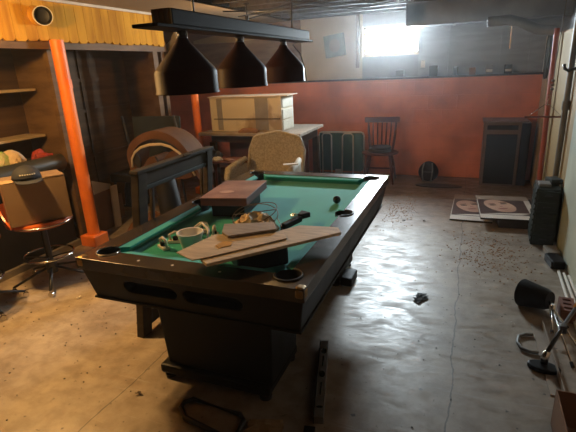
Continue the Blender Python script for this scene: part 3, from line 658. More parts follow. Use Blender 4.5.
def stool(loc, rz, label, grp):
    t = thing('bar_stool', label, 'stool', loc, rz, grp)
    b = lathe(nb(), [(0, 0.545), (0.20, 0.545), (0.235, 0.56), (0.245, 0.585), (0.235, 0.605), (0.15, 0.60), (0, 0.595)], seg=40)
    seat = obj('seat', b, M['seat_orange'], t, smooth=50)
    pts = [(0.255 * math.cos(a_), 0.255 * math.sin(a_), 0.60) for a_ in [R(150 + k * 8) for k in range(13)]]
    b = nb(); rows = []
    for k, (x, y, z) in enumerate(pts):
        h = 0.17 * math.sin(PI * (k + 1.2) / 14.4)
        rows.append([b.verts.new(p) for p in ((x * 0.97, y * 0.97, 0.585), (x * 1.06, y * 1.06, 0.585 + h), (x * 1.11, y * 1.11, 0.58 + h), (x * 1.03, y * 1.03, 0.575))])
    for A, B in zip(rows, rows[1:]):
        for q in range(4): b.faces.new((A[q], A[(q + 1) % 4], B[(q + 1) % 4], B[q]))
    b.faces.new(rows[0]); b.faces.new(rows[-1][::-1])
    obj('backrest', b, M['seat_orange'], t, smooth=60)
    obj('seat_trim', tube(nb(), [(0.243 * math.cos(2 * PI * k / 36), 0.243 * math.sin(2 * PI * k / 36), 0.575) for k in range(36)], 0.007, 6, closed=True), M['chrome'], seat, smooth=0)
    obj('column', lathe(nb(), [(0, 0.10), (0.045, 0.10), (0.045, 0.20), (0.026, 0.22), (0.026, 0.50), (0.06, 0.53), (0.06, 0.545), (0, 0.545)], seg=20), M['black_metal'], t, smooth=40)
    fr = obj('foot_ring', tube(nb(), [(0.20 * math.cos(2 * PI * k / 36), 0.20 * math.sin(2 * PI * k / 36), 0.27) for k in range(36)], 0.0095, 8, closed=True), M['chrome'], t, smooth=0)
    b = nb()
    for a_ in (0.3, 0.3 + PI / 2, 0.3 + PI, 0.3 + 3 * PI / 2): tube(b, [(0.02 * math.cos(a_), 0.02 * math.sin(a_), 0.24), (0.2 * math.cos(a_), 0.2 * math.sin(a_), 0.27)], 0.006, 6)
    obj('spoke', b, M['black_metal'], fr)
    for k in range(5):
        a_ = k * 2 * PI / 5 + 0.1
        c, s = math.cos(a_), math.sin(a_)
        lg = obj('leg', tube(nb(), [(0.03 * c, 0.03 * s, 0.15), (0.10 * c, 0.10 * s, 0.13), (0.31 * c, 0.31 * s, 0.058)], 0.013, 8, flat=0.8), M['black_metal'], t, smooth=0)
        q = lathe(nb(), [(0, -0.012), (0.022, -0.012), (0.024, 0), (0.022, 0.012), (0, 0.012)], seg=16); bmesh.ops.rotate(q, verts=q.verts, cent=(0, 0, 0), matrix=Matrix.Rotation(PI / 2, 3, 'X')); bmesh.ops.translate(q, verts=q.verts, vec=(0.315 * c, 0.315 * s, 0.0245))
        lathe(q, [(0, 0.03), (0.008, 0.03), (0.008, 0.06), (0, 0.06)], (0.315 * c, 0.315 * s, 0), 8)
        obj('caster', q, M['chrome'], lg, smooth=40)
    return t
st1 = stool((-3.32, 2.55, 0), 0.35, 'orange swivel bar stool carrying the cardboard box', 'bar stools')
st2 = stool((-3.46, 1.98, 0), 1.0, 'bar stool cut off by the left edge of the frame', 'bar stools')
# box on the stool
t = thing('cardboard_box', 'open cardboard box sitting on the orange bar stool', 'box', (-3.30, 2.53, 0.612), R(58))
w2, d2, h2 = 0.225, 0.16, 0.345
b = nb()
box(b, -w2, w2, -d2, d2, 0, 0.004)
for x0, x1, y0, y1 in ((-w2, w2, -d2, -d2 + 0.005), (-w2, w2, d2 - 0.005, d2), (-w2, -w2 + 0.005, -d2, d2), (w2 - 0.005, w2, -d2, d2)): box(b, x0, x1, y0, y1, 0, h2)
obj('box_body', b, M['cardboard'], t)
b = nb(); box(b, -w2, w2, d2 - 0.15, d2, h2 + 0.001, h2 + 0.006); obj('flap', b, M['cardboard'], t)
b = nb(); box(b, -w2, w2, -d2, -d2 + 0.14, h2 + 0.0065, h2 + 0.0105); obj('flap', b, M['cardboard'], t)
b = nb(); prism(b, [(-w2, -d2), (-w2 + 0.06, -d2 + 0.01), (-w2 + 0.06, d2), (-w2, d2)], h2, h2 + 0.004); obj('flap', b, M['cardboard'], t)
b = nb(); prism(b, [(0.08, -d2), (w2, -d2), (w2, -d2 + 0.13), (0.12, -d2 + 0.09)], h2 + 0.012, h2 + 0.016); obj('flap', b, M['cardboard'], t)
b = nb(); prism(b, [(-0.02, 0.05), (0.0, 0.05), (0.02, 0.10), (0.0, 0.10)], -w2 - 0.001, -w2 + 0.0, Matrix(((0, 0, 1, 0), (1, 0, 0, -0.08), (0, 1, 0, 0), (0, 0, 0, 1)))); obj('hand_slot', b, M['pocket'], t)
# cap on the box
t = thing('baseball_cap', 'navy baseball cap resting on the open cardboard box', 'cap', (-3.24, 2.45, 0.972), R(-32)); t.scale = (1.15, 1.15, 0.95)
b = nb(); bmesh.ops.create_uvsphere(b, u_segments=28, v_segments=16, radius=0.092)
bmesh.ops.delete(b, geom=[v for v in b.verts if v.co.z < -0.001], context='VERTS')
for v in b.verts: v.co.z *= 1.15; v.co.x *= 1.1; v.co.z += 0.004
o = obj('crown', b, M['cap'], t, smooth=0); so = o.modifiers.new('s', 'SOLIDIFY'); so.thickness = 0.004
b = nb(); po = [(0.05, -0.085)] + [(0.06 + 0.115 * math.cos(a_), 0.088 * math.sin(a_)) for a_ in [R(-70 + 14 * k) for k in range(11)]] + [(0.05, 0.085)]
prism(b, po, 0.002, 0.008, Matrix.Rotation(R(6), 4, 'Y')); obj('visor', b, M['cap'], t, bev=0.002)
b = nb()
for k in range(7):
    a_ = R(-27 + k * 9); box(b, 0, 0.003, -0.0045, 0.0045, 0.042, 0.052, Matrix.Rotation(a_, 4, 'Z') @ Matrix.Translation((0.094, 0, 0)))
obj('stitched_lettering', b, M['white'], t)
# packages on the bar / between bar and box
def pack(loc, rz, w_, d_, h_, mm, lab, seed, cat='package', nm='food_package'):
    return tag(obj(nm, crumple(w_, d_, h_, 8, seed, 0.015), M[mm], loc=loc, rotz=rz), lab, cat, 'packages heaped on the bar')
pack((-4.07, 2.62, 0.962), 0.1, 0.26, 0.26, 0.15, 'tan_paper', 'crumpled tan paper bag on the bar above the cap', 11, 'paper bag', 'paper_bag')
pack((-4.05, 2.95, 0.962), 0.4, 0.22, 0.22, 0.12, 'tan_paper', 'tan wrapper pile at the middle of the bar top', 12, 'wrapper', 'wrapper')
pack((-3.97, 3.19, 0.962), 0.8, 0.14, 0.16, 0.09, 'red_pack', 'red foil package at the right end of the bar top', 13)
pack((-4.05, 2.85, 0.962), 0.0, 0.16, 0.18, 0.12, 'green_pack', 'green and tan packet behind the wrappers on the bar', 14)
pack((-4.05, 2.42, 0.962), 0.5, 0.18, 0.14, 0.07, 'green_pack', 'green packet on the bar at the left frame edge', 15)
b = oriented(lathe(nb(), [(0, 0), (0.03, 0), (0.033, 0.01), (0.033, 0.10), (0.015, 0.13), (0.015, 0.16), (0, 0.16)], seg=18), (0.3, 1, 0.0), Vector((-3.88, 3.08, 1.0)))
tag(obj('soda_bottle', b, M['red_pack'], smooth=40), 'dark red bottle lying at the right end of the bar top', 'bottle')
# boxes by the post
t = thing('brown_carton', 'brown carton standing on the floor behind the near orange post', 'box', (-4.02, 3.78, 0), 0.1)
obj('carton_body', box(nb(), -0.16, 0.16, -0.14, 0.18, 0, 0.46), M['cardboard_d'], t, bev=0.004)
obj('flap', box(nb(), -0.16, 0.16, -0.001, 0.004, 0, 0.12, Matrix.Translation((0, -0.14, 0.46)) @ Matrix.Rotation(R(25), 4, 'X')), M['cardboard'], t)
obj('flap', prism(nb(), [(0, 0), (0.30, 0), (0.30, 0.05), (0, 0.16)], -0.003, 0.0, Matrix.Translation((0.162, -0.13, 0.46)) @ Matrix(((0, 0, 1, 0), (1, 0, 0, 0), (0, 1, 0, 0), (0, 0, 0, 1)))), M['board_white'], t)
tag(obj('pale_board', box(nb(), -0.01, 0.01, -0.05, 0.05, 0, 0.50, Matrix.Rotation(R(-3), 4, 'X')), M['board_white'], loc=(-3.82, 3.92, 0), bev=0.002), 'narrow pale board standing between the carton and the post', 'board')
tag(obj('cardboard_sleeve', crumple(0.3, 0.3, 0.5, 6, 33, 0.03), M['pocket'], loc=(-4.22, 4.75, 0)), 'dark sack slumped on the floor in the far alcove', 'sack')
tag(obj('grey_box', box(nb(), -0.14, 0.14, -0.12, 0.12, 0, 0.30), M['cardboard_d'], loc=(-4.15, 4.15, 0.0), rotz=0.2, bev=0.004), 'low brown box on the alcove floor past the carton', 'box')

# ------------------------------------------------------------------ grey frame leaning by the table
t = thing('wooden_frame', 'empty dull grey wooden frame standing along the left side of the pool table', 'frame', (-1.985, 2.06, 0), 0)
def fr(name, y0, y1, z0, z1, x0=-0.03, x1=0.03, m_='frame_grey', par=None):
    b = nb(); sh = 0.20
    box(b, x0, x1, y0, y1, z0, z1)
    for v in b.verts: v.co.y += v.co.z * 0.17; 
    return obj(name, b, M[m_], par or t, bev=0.005)
fr('stile', 0.0, 0.09, 0.0, 1.10); fr('stile', 0.85, 0.93, 0.0, 1.10)
fr('top_rail', -0.01, 0.94, 1.10, 1.125, -0.035, 0.035)
fr('upper_rail', 0.09, 0.85, 1.01, 1.10, -0.015, 0.015)
fr('inner_rail', 0.09, 0.85, 0.98, 1.01, -0.008, 0.02, 'dark_green')
fr('bottom_rail', 0.09, 0.85, 0.06, 0.16)
fr('inner_stile', 0.16, 0.185, 0.16, 1.01, -0.012, 0.012)
fr('inner_stile', 0.79, 0.81, 0.16, 1.01, -0.012, 0.012)
b = nb(); box(b, -0.045, -0.035, 0.50, 0.62, 1.115, 1.128); 
for v in b.verts: v.co.y += v.co.z * 0.17; v.co.x += 0.08; v.co.z += 0.01
obj('latch', b, M['chrome'], t)
tag(obj('metal_foot_plate', box(nb(), -0.16, 0.05, 0.0, 0.12, 0, 0.012), M['grey_panel'], loc=(-1.72, 2.13, 0.001), rotz=-0.2), 'grey blue tile scrap on the floor under the near end of the table', 'tile')

# ------------------------------------------------------------------ tarp on black chair
t = thing('office_chair', 'black framed chair with grey panel back behind the leaning frame', 'chair', (-3.60, 4.36, 0), R(4))
obj('seat', box(nb(), -0.38, 0.38, -0.28, 0.18, 0.50, 0.60), M['pocket'], t, bev=0.02)
bk = obj('backrest', box(nb(), -0.34, 0.34, -0.012, 0.012, 0.70, 1.22, Matrix.Translation((0, 0.19, 0)) @ Matrix.Rotation(R(-4), 4, 'X')), M['dark_green'], t, bev=0.01)
for s in (-1, 1):
    obj('back_post', tube(nb(), [(s * 0.37, 0.16, 0.5), (s * 0.37, 0.19, 0.8), (s * 0.36, 0.10, 1.24)], 0.015, 8), M['black_metal'], t, smooth=0)
    for y in (-0.24, 0.15): obj('leg', tube(nb(), [(s * 0.34, y, 0.5), (s * 0.36, y * 1.1, 0)], 0.015, 8), M['black_metal'], t, smooth=0)
t = thing('canvas_bundle', 'rolled brown canvas bundle draped over the black chair', 'canvas', (-3.12, 4.12, 0.605), R(4)); t.scale = (1.0, 0.8, 1.32)
def chaikin(p, n=2):
    for _ in range(n):
        q = []
        for k in range(len(p)):
            (x0, y0), (x1, y1) = p[k], p[(k + 1) % len(p)]
            q += [(x0 * .75 + x1 * .25, y0 * .75 + y1 * .25), (x0 * .25 + x1 * .75, y0 * .25 + y1 * .75)]
        p = q
    return p
def spiral(n, r0, r1, turns, a0): return [((lerp(r0, r1, k / n)) * math.cos(a0 + turns * 2 * PI * k / n), (lerp(r0, r1, k / n)) * math.sin(a0 + turns * 2 * PI * k / n)) for k in range(n + 1)]
b = nb(); prof = []
outer = [(-0.40, 0.10), (-0.42, 0.20), (-0.36, 0.30), (-0.22, 0.37), (-0.05, 0.41), (0.12, 0.39), (0.26, 0.33), (0.36, 0.24), (0.44, 0.12), (0.48, 0.02)]
inner = [(0.46, 0.0), (0.40, 0.10), (0.32, 0.20), (0.22, 0.28), (0.08, 0.33), (-0.06, 0.34), (-0.2, 0.31), (-0.31, 0.25), (-0.36, 0.18), (-0.35, 0.10), (-0.28, 0.04), (-0.30, 0.0), (-0.38, 0.02)]
mt = Matrix(((1, 0, 0, 0), (0, 0, 1, 0), (0, 1, 0, 0), (0, 0, 0, 1)))
prism(b, chaikin(outer + inner), -0.22, 0.20, mt); obj('outer_fold', b, M['tarp'], t, smooth=50)
b = nb(); prism(b, chaikin([(-0.27, 0.0), (-0.26, 0.06), (-0.18, 0.16), (-0.10, 0.20), (-0.02, 0.16), (0.0, 0.10), (0.06, 0.19), (0.16, 0.25), (0.26, 0.20), (0.34, 0.10), (0.40, 0.0)]), -0.20, 0.16, mt); obj('inner_fold', b, M['tarp'], t, smooth=50)
b = nb(); tube(b, [(-0.36, -0.225, 0.1), (-0.35, -0.225, 0.17), (-0.30, -0.225, 0.225), (-0.22, -0.225, 0.265), (-0.10, -0.225, 0.29), (0.05, -0.225, 0.295), (0.16, -0.225, 0.275), (0.26, -0.225, 0.225), (0.35, -0.225, 0.14), (0.42, -0.225, 0.04)], 0.012, 8); obj('hem', b, M['board_white'], t, smooth=0)
b = nb(); prism(b, ellipse(-0.30, 0.16, 0.045, 0.07, 20, 0.4), -0.21, -0.19, mt); obj('dark_opening', b, M['tarp_in'], t)
b = nb(); tube(b, [(-0.05, -0.21, 0.19), (0.0, -0.215, 0.10), (0.06, -0.21, 0.02)], 0.010, 6); obj('crease_strap', b, M['tarp_in'], t, smooth=0)
tag(obj('cloth_heap', crumple(0.6, 0.5, 0.32, 12, 8, 0.05), M['tarp'], loc=(-3.0, 3.55, 0)), 'slumped brown cloth on the floor seen through the grey frame', 'cloth')
tag(obj('white_rag', crumple(0.18, 0.16, 0.10, 8, 9, 0.03), M['white'], loc=(-2.75, 3.05, 0)), 'white rag on the floor behind the grey frame', 'rag')
t = thing('tube_bag', 'dark tube bag leaning behind the opening of the grey frame', 'bag', (-2.45, 3.25, 0), 0)
obj('bag_body', tube(nb(), [(0, 0, 0.012), (-0.08, 0.05, 0.4), (-0.17, 0.10, 0.80)], [0.10, 0.11, 0.10], 16), M['pocket'], t, smooth=40)
obj('bag_rim', tube(nb(), [(-0.17 + 0.1 * math.cos(a_), 0.10 + 0.1 * math.sin(a_), 0.80) for a_ in [2 * PI * k / 20 for k in range(20)]], 0.008, 6, closed=True), M['grey_pipe'], t, smooth=0)

# ------------------------------------------------------------------ side table, wicker chair, trunk
t = thing('side_table', 'small reddish wooden side table left of the wicker chair', 'table', (-2.92, 4.95, 0))
obj('table_top', box(nb(), -0.24, 0.24, -0.18, 0.18, 0.61, 0.635), M['tabletop_red'], t, bev=0.005)
for sx in (-1, 1):
    for sy in (-1, 1): obj('leg', tube(nb(), [(sx * 0.17, sy * 0.12, 0.61), (sx * 0.21, sy * 0.15, 0)], [0.022, 0.014], 8), M['tabletop_red'], t, smooth=0)
ox = [(-3.10, 4.86, 0.3, 'black_plastic', 'black gadget with white cap on the reddish side table'), (-2.94, 4.86, 1.3, 'white', 'white crumpled leaflet on the reddish side table'),
      (-2.78, 4.88, -0.4, 'book_mark', 'pinkish paper at the right end of the reddish side table'), (-3.04, 5.05, 0.1, 'pocket', 'black case at the back of the reddish side table')]
for k, (x, y, rz, mm, lab) in enumerate(ox):
    tag(obj(('gadget', 'leaflet', 'paper_sheet', 'small_case')[k], crumple(0.14, 0.11, (0.06, 0.04, 0.015, 0.08)[k], 6, 20 + k, 0.015), M[mm], loc=(x, y, 0.636), rotz=rz), lab, ('gadget', 'leaflet', 'paper', 'case')[k])

t = thing('wicker_chair', 'white wicker armchair with curved back behind the pool table', 'chair', (-2.13, 4.58, 0), R(2))
# back: scalloped outline, slightly curved
def wback(bm, z0, outline, th):
    fr_, bk_ = [], []
    for (x, z) in outline:
        y = 0.0 - 0.9 * x * x
        fr_.append((x, y, z)); bk_.append((x, y + th, z))
    return fr_, bk_
W = []
nx = 24
def topz(x):
    a_ = abs(x) / 0.35
    return 0.955 - 0.10 * max(0, (a_ - 0.25)) ** 1.5 * 0.6 + 0.025 * math.exp(-(a_ / 0.3) ** 2) - (0.14 * max(0, a_ - 0.82) / 0.18 if a_ > 0.82 else 0)
b = nb(); g0, g1 = [], []
for i in range(nx + 1):
    x = -0.35 + 0.70 * i / nx; zt = topz(x); c0, c1 = [], []
    for j in range(13):
        z = 0.40 + (zt - 0.40) * j / 12; xx = x * 1.03 * (1 - 0.06 * (1 - j / 12)); y = 0.32 - 0.5 * x * x + 0.08 * (j / 12)
        c0.append(b.verts.new((xx, y, z))); c1.append(b.verts.new((xx, y + 0.03, z)))
    g0.append(c0); g1.append(c1)
for i in range(nx):
    for j in range(12):
        b.faces.new((g0[i][j], g0[i + 1][j], g0[i + 1][j + 1], g0[i][j + 1])); b.faces.new((g1[i][j + 1], g1[i + 1][j + 1], g1[i + 1][j], g1[i][j]))
    b.faces.new((g0[i][12], g0[i + 1][12], g1[i + 1][12], g1[i][12])); b.faces.new((g0[i + 1][0], g0[i][0], g1[i][0], g1[i + 1][0]))
for j in range(12):
    b.faces.new((g0[0][j], g0[0][j + 1], g1[0][j + 1], g1[0][j])); b.faces.new((g0[nx][j + 1], g0[nx][j], g1[nx][j], g1[nx][j + 1]))
back = obj('backrest', b, M['wicker'], t, smooth=40)
rim = [(-0.345, 0.215, 0.42)] + [(-0.35 + 0.70 * i / nx, 0.415 - 0.5 * (-0.35 + 0.70 * i / nx) ** 2, topz(-0.35 + 0.70 * i / nx)) for i in range(nx + 1)] + [(0.345, 0.215, 0.42)]
obj('braided_rim', tube(nb(), rim, 0.022, 8), M['wicker'], back, smooth=0)
obj('seat', box(nb(), -0.30, 0.30, -0.28, 0.26, 0.34, 0.42), M['wicker'], t, bev=0.03)
for s in (-1, 1):
    obj('arm', tube(nb(), [(s * 0.34, 0.18, 0.70), (s * 0.37, 0.0, 0.67), (s * 0.37, -0.22, 0.64), (s * 0.35, -0.30, 0.58), (s * 0.34, -0.28, 0.40)], [0.03, 0.04, 0.045, 0.04, 0.03], 10), M['wicker'], t, smooth=0)
    b = nb(); box(b, s * 0.345 - 0.012, s * 0.345 + 0.012, -0.26, 0.20, 0.36, 0.64); obj('side_panel', b, M['wicker'], t)
    for y in (-0.24, 0.22): obj('leg', tube(nb(), [(s * 0.28, y, 0.36), (s * 0.30, y * 1.05, 0)], 0.02, 8), M['wicker'], t, smooth=0)
tag(obj('white_card', box(nb(), -0.08, 0.08, -0.03, 0.03, 0, 0.012, Matrix.Rotation(R(0), 4, 'Y')), M['white'], loc=(-1.765, 4.42, 0.714), rotz=0.5), 'white card lying on the right arm of the wicker chair', 'card')

t = thing('work_bench', 'long dark bench with pale edge under the peeling cabinet', 'bench', (-2.87, 5.95, 0))
obj('bench_top', box(nb(), -0.64, 0.88, -0.58, 0.40, 0.865, 0.905), M['grey_ply'], t, bev=0.006)
obj('bench_apron', box(nb(), -0.58, 0.80, -0.34, 0.36, 0.74, 0.865), M['dark_wood'], t)
for sx in (-0.56, 0.78):
    for sy in (-0.33, 0.33): obj('leg', box(nb(), sx - 0.04, sx + 0.04, sy - 0.04, sy + 0.04, 0, 0.74), M['dark_wood'], t)
obj('lower_panel', box(nb(), -0.54, 0.74, 0.10, 0.12, 0.05, 0.74), M['chair_wood'], t)
t = thing('painted_cabinet', 'old cabinet box with peeling cream paint standing on the dark bench', 'cabinet', (-2.82, 5.72, 0.907))
obj('cabinet_body', box(nb(), -0.55, 0.52, -0.20, 0.24, 0.0, 0.455), M['peel'], t, bev=0.006)
obj('painted_stripe', box(nb(), -0.44, -0.36, -0.206, -0.2, 0.02, 0.44), M['peel_band'], t)
obj('painted_stripe', box(nb(), 0.14, 0.33, -0.206, -0.2, 0.02, 0.44), M['peel_band'], t)
b = nb(); box(b, -0.50, 0.50, -0.209, -0.2, 0.165, 0.175); obj('seam', b, M['tarp_in'], t)
b = nb(); 
for z in (0.02, 0.16, 0.31): box(b, 0.52, 0.53, -0.17, 0.21, z, z + 0.125)
obj('side_slats', b, M['peel_side'], t, bev=0.004)
b = nb(); prism(b, [(-0.57, -0.22), (0.45, -0.215), (0.60, -0.16), (0.58, 0.26), (-0.57, 0.25)], 0.455, 0.468); obj('lid_board', b, M['old_ply'], t, bev=0.003)
tag(obj('rusty_tray', crumple(0.30, 0.11, 0.05, 8, 41, 0.02), M['cardboard_d'], loc=(-2.75, 5.44 + 0.0, 0.906) ), 'rusty scrap pile in front of the peeling cabinet on the bench', 'scrap')
# brown carton + bits left on bench

# folded lawn lounger
t = thing('folded_lounger', 'folded lawn lounger with green webbing and white tubes against the orange wall', 'lounger', (-1.88, 6.85, 0), 0)
obj('webbing', box(nb(), -0.33, 0.35, 0.0, 0.02, 0.10, 0.70), M['web_green'], t)
obj('webbing', box(nb(), -0.33, 0.35, 0.10, 0.12, 0.10, 0.66), M['web_green'], t)
def utube(x0, x1, y, zt, r=0.012):
    return tube(nb(), [(x0, y, 0.0), (x0, y, zt - 0.05), (x0 + 0.015, y, zt - 0.015), (x0 + 0.05, y, zt), (x1 - 0.05, y, zt), (x1 - 0.015, y, zt - 0.015), (x1, y, zt - 0.05), (x1, y, 0.0)], r, 8)
obj('tube_frame', utube(-0.36, 0.37, 0.06, 0.71), M['offwhite_tube'], t, smooth=0)
obj('tube_frame', tube(nb(), [(-0.28, -0.03, 0.02), (-0.28, -0.03, 0.66), (-0.26, -0.03, 0.70), (-0.16, -0.03, 0.70), (-0.13, -0.03, 0.67), (-0.13, -0.03, 0.02)], 0.012, 8), M['offwhite_tube'], t, smooth=0)
obj('tube_frame', tube(nb(), [(0.04, -0.03, 0.02), (0.05, -0.03, 0.66), (0.08, -0.03, 0.70), (0.18, -0.03, 0.70), (0.22, -0.03, 0.67), (0.22, -0.03, 0.02)], 0.012, 8), M['offwhite_tube'], t, smooth=0)
obj('hinge', box(nb(), -0.07, 0.02, -0.04, -0.01, 0.08, 0.13), M['offwhite_tube'], t)

# windsor chair
t = thing('windsor_chair', 'old wooden spindle back chair with grey cushion against the orange wall', 'chair', (-1.22, 6.70, 0), R(4))
b = prism(nb(), ellipse(0, 0, 0.27, 0.23, 32), 0.425, 0.455); obj('seat', b, M['chair_wood'], t, bev=0.01)
for sx in (-1, 1):
    for sy in (-1, 1): obj('leg', tube(nb(), [(sx * 0.15, sy * 0.13, 0.43), (sx * 0.19, sy * 0.17, 0.22), (sx * 0.22, sy * 0.20, 0)], [0.015, 0.022, 0.013], 8), M['chair_wood'], t, smooth=0)
b = nb(); tube(b, [(-0.19, -0.17, 0.2), (-0.19, 0.17, 0.2)], 0.01, 6); tube(b, [(0.19, -0.17, 0.2), (0.19, 0.17, 0.2)], 0.01, 6); tube(b, [(-0.19, 0, 0.2), (0.19, 0, 0.2)], 0.01, 6); obj('stretcher', b, M['chair_wood'], t)
for k in range(7):
    x = -0.2 + k * 0.4 / 6
    obj('spindle', tube(nb(), [(x * 0.85, 0.17, 0.45), (x * 0.98, 0.21, 0.68), (x * 1.05, 0.25, 0.88)], [0.009, 0.012, 0.008] if 0 < k < 6 else [0.016, 0.02, 0.014], 8), M['chair_wood'], t, smooth=0)
b = nb(); box(b, -0.26, 0.26, 0.235, 0.262, 0.86, 0.94)
for v in b.verts: v.co.y -= 0.5 * v.co.x * v.co.x
obj('crest_rail', b, M['chair_wood'], t, bev=0.008)
t = thing('seat_cushion', 'flat dark grey cushion on the spindle back chair', 'cushion', (-1.22, 6.68, 0.456), 0)
obj('pad', prism(nb(), ellipse(0, 0, 0.17, 0.16, 24), 0, 0.045), M['cushion'], t, bev=0.018)
obj('pad', prism(nb(), ellipse(0.01, 0.0, 0.16, 0.15, 24), 0.046, 0.085), M['cushion'], t, bev=0.016)
# backpack
t = thing('backpack', 'small dark backpack slumped against the orange wall right of the chair', 'backpack', (-0.52, 6.86, 0), 0)
b = nb(); bmesh.ops.create_uvsphere(b, u_segments=20, v_segments=14, radius=1)
for v in b.verts:
    z = v.co.z; v.co = Vector((v.co.x * 0.145 * (1 - 0.12 * z), v.co.y * 0.11, max(0.0, 0.145 + 0.15 * z)))
obj('bag_body', b, M['bag'], t, smooth=0)
obj('front_pocket', box(nb(), -0.09, 0.09, -0.135, -0.08, 0.03, 0.16), M['bag'], t, bev=0.02)
for x in (-0.06, 0.05): obj('strap', tube(nb(), [(x, -0.06, 0.28), (x * 1.3, -0.115, 0.2), (x * 1.2, -0.145, 0.1), (x, -0.13, 0.02)], 0.010, 6), M['grey_pipe'], t, smooth=0)
tag(obj('floor_mat', prism(nb(), ellipse(0, 0, 0.32, 0.10, 20), 0, 0.012), M['pocket'], loc=(-0.35, 6.55, 0)), 'dark flat rag on the floor before the backpack', 'rag')
# grey cabinet right
t = thing('dusty_cabinet', 'grey cabinet with a dark glass door against the orange wall', 'cabinet', (0.43, 6.90, 0), 0)
body = obj('cabinet_body', box(nb(), -0.24, 0.22, -0.16, 0.24, 0, 0.88), M['cab'], t, bev=0.005)
obj('top_slot', box(nb(), -0.20, 0.18, -0.166, -0.155, 0.78, 0.84), M['screen'], t, bev=0.003)
obj('door', box(nb(), -0.20, 0.18, -0.18, -0.161, 0.03, 0.72), M['screen'], t, bev=0.004)
obj('top_board', box(nb(), -0.26, 0.30, -0.19, 0.24, 0.88, 0.90), M['cab'], t, bev=0.003)
obj('side_shadow_box', box(nb(), 0.23, 0.34, -0.10, 0.24, 0, 0.86), M['pocket'], t)  # black box standing in for the shadow beside the cabinet

# ------------------------------------------------------------------ portrait boards on the floor
def portrait(name, loc, rz, w_, l_, th, zr, label, seed, fx, fr_, fy):
    t = thing(name, label, 'poster board', loc, rz, 'portrait boards on the floor')
    obj('board', box(nb(), -w_ / 2, w_ / 2, -l_ / 2, l_ / 2, 0, th), M['board_back'], t)
    z = th + 0.0005
    obj('print_margin', box(nb(), -w_ / 2, w_ / 2, -l_ / 2, l_ / 2, th, th + 0.001), M['print_white'], t)
    y0 = -l_ / 2 + l_ * 0.15
    obj('printed_hair', box(nb(), -w_ / 2 + 0.008, w_ / 2 - 0.008 - (0.05 if seed == 2 else 0), y0, l_ / 2 - l_ * 0.20, th + 0.001, th + 0.0015), M['hair'], t)
    cy = fy * l_; H = fr_
    obj('printed_backdrop', box(nb(), -w_ / 2, w_ / 2, l_ / 2 - l_ * 0.20, l_ / 2, th + 0.001, th + 0.0015), M['angle'], t)
    f = obj('printed_face', prism(nb(), ellipse(fx, cy, H * 0.62, H, 30, 0.35), th + 0.0015, th + 0.002), M['skin'], t)
    zz0, zz1 = th + 0.002, th + 0.0025
    ca, sa = math.cos(0.35), math.sin(0.35)
    def q(u, v): return (fx + (u * ca - v * sa) * H * 0.62, cy + (u * sa + v * ca) * H)
    for s in (-1, 1):
        ex, ey = q(s * 0.42, 0.22); obj('printed_eye', prism(nb(), ellipse(ex, ey, H * 0.16, H * 0.085, 14, 0.35), zz0, zz1), M['hair'], t)
        ex, ey = q(s * 0.44, 0.42); obj('printed_brow', prism(nb(), ellipse(ex, ey, H * 0.19, H * 0.045, 12, 0.35 - s * 0.15), zz0, zz1), M['hair'], t)
    ex, ey = q(0.06, -0.12); obj('printed_nose', prism(nb(), ellipse(ex, ey, H * 0.08, H * 0.035, 12, 0.35), zz0, zz1), M['lip'], t)
    ex, ey = q(0.0, -0.48); obj('printed_mouth', prism(nb(), ellipse(ex, ey, H * 0.22, H * 0.08, 16, 0.35), zz0, zz1), M['lip'], t)
    b = nb(); prism(b, [(-w_ * 0.42, y0 + 0.02), (w_ * 0.25, y0 + 0.015), (w_ * 0.42, y0 + 0.09), (-w_ * 0.1, y0 + 0.055)], th + 0.0016, th + 0.0021); obj('printed_highlight', b, M['print_white'], t)
    return t
portrait('portrait_board', (0.10, 5.58, 0.0), R(-1), 0.44, 1.03, 0.018, 0, 'left portrait board on the floor, a woman with dark hair, partly covered', 1, -0.02, 0.24, 0.02)
portrait('portrait_board', (0.44, 5.37, 0.087), R(3), 0.56, 0.88, 0.02, 0, 'right raised portrait board on the floor, a face framed by dark hair', 2, -0.05, 0.24, 0.03)
tag(obj('shallow_crate', box(nb(), -0.20, 0.22, -0.42, 0.42, 0, 0.085), M['board_back'], loc=(0.54, 5.37, 0.0), rotz=R(3), bev=0.004), 'thick dark shallow crate under the right portrait board', 'crate')
# crates on the right
t = thing('drawer_tower', 'dark green ribbed plastic drawer tower by the right wall', 'drawer tower', (0.73, 4.69, 0), R(-3))
obj('tower_body', box(nb(), -0.10, 0.095, -0.17, 0.17, 0, 0.55), M['crate'], t, bev=0.006)
for k in range(5):
    dr = obj('drawer', box(nb(), -0.085, 0.085, -0.185, -0.168, 0.02 + k * 0.105, 0.11 + k * 0.105), M['crate'], t, bev=0.006)
    obj('drawer_pull', box(nb(), -0.03, 0.03, -0.195, -0.184, 0.06 + k * 0.105, 0.072 + k * 0.105), M['pocket'], dr)
b = nb()
for k in range(10): box(b, -0.108, -0.098, -0.165, 0.165, 0.03 + k * 0.052, 0.05 + k * 0.052)
obj('side_ribs', b, M['crate'], t)
for k, (x, y, mm, lab) in enumerate(((-0.05, -0.06, 'grey_pipe', 'grey tin plate lying on top of the green drawer tower'), (0.04, 0.05, 'dark_green', 'dark green small case on top of the drawer tower'))):
    tag(obj(('tin_plate', 'small_case')[k], box(nb(), -0.05, 0.05, -0.07, 0.07, 0, 0.03 + 0.02 * k), M[mm], loc=(0.745 + x, 4.72 + y, 0.551), rotz=0.3 * k, bev=0.006), lab, ('plate', 'case')[k])
tag(obj('small_carton', box(nb(), -0.05, 0.05, -0.09, 0.09, 0, 0.06), M['base_grey'], loc=(0.77, 4.30, 0), rotz=0.1, bev=0.003), 'small grey carton on the floor before the green drawer tower', 'carton')
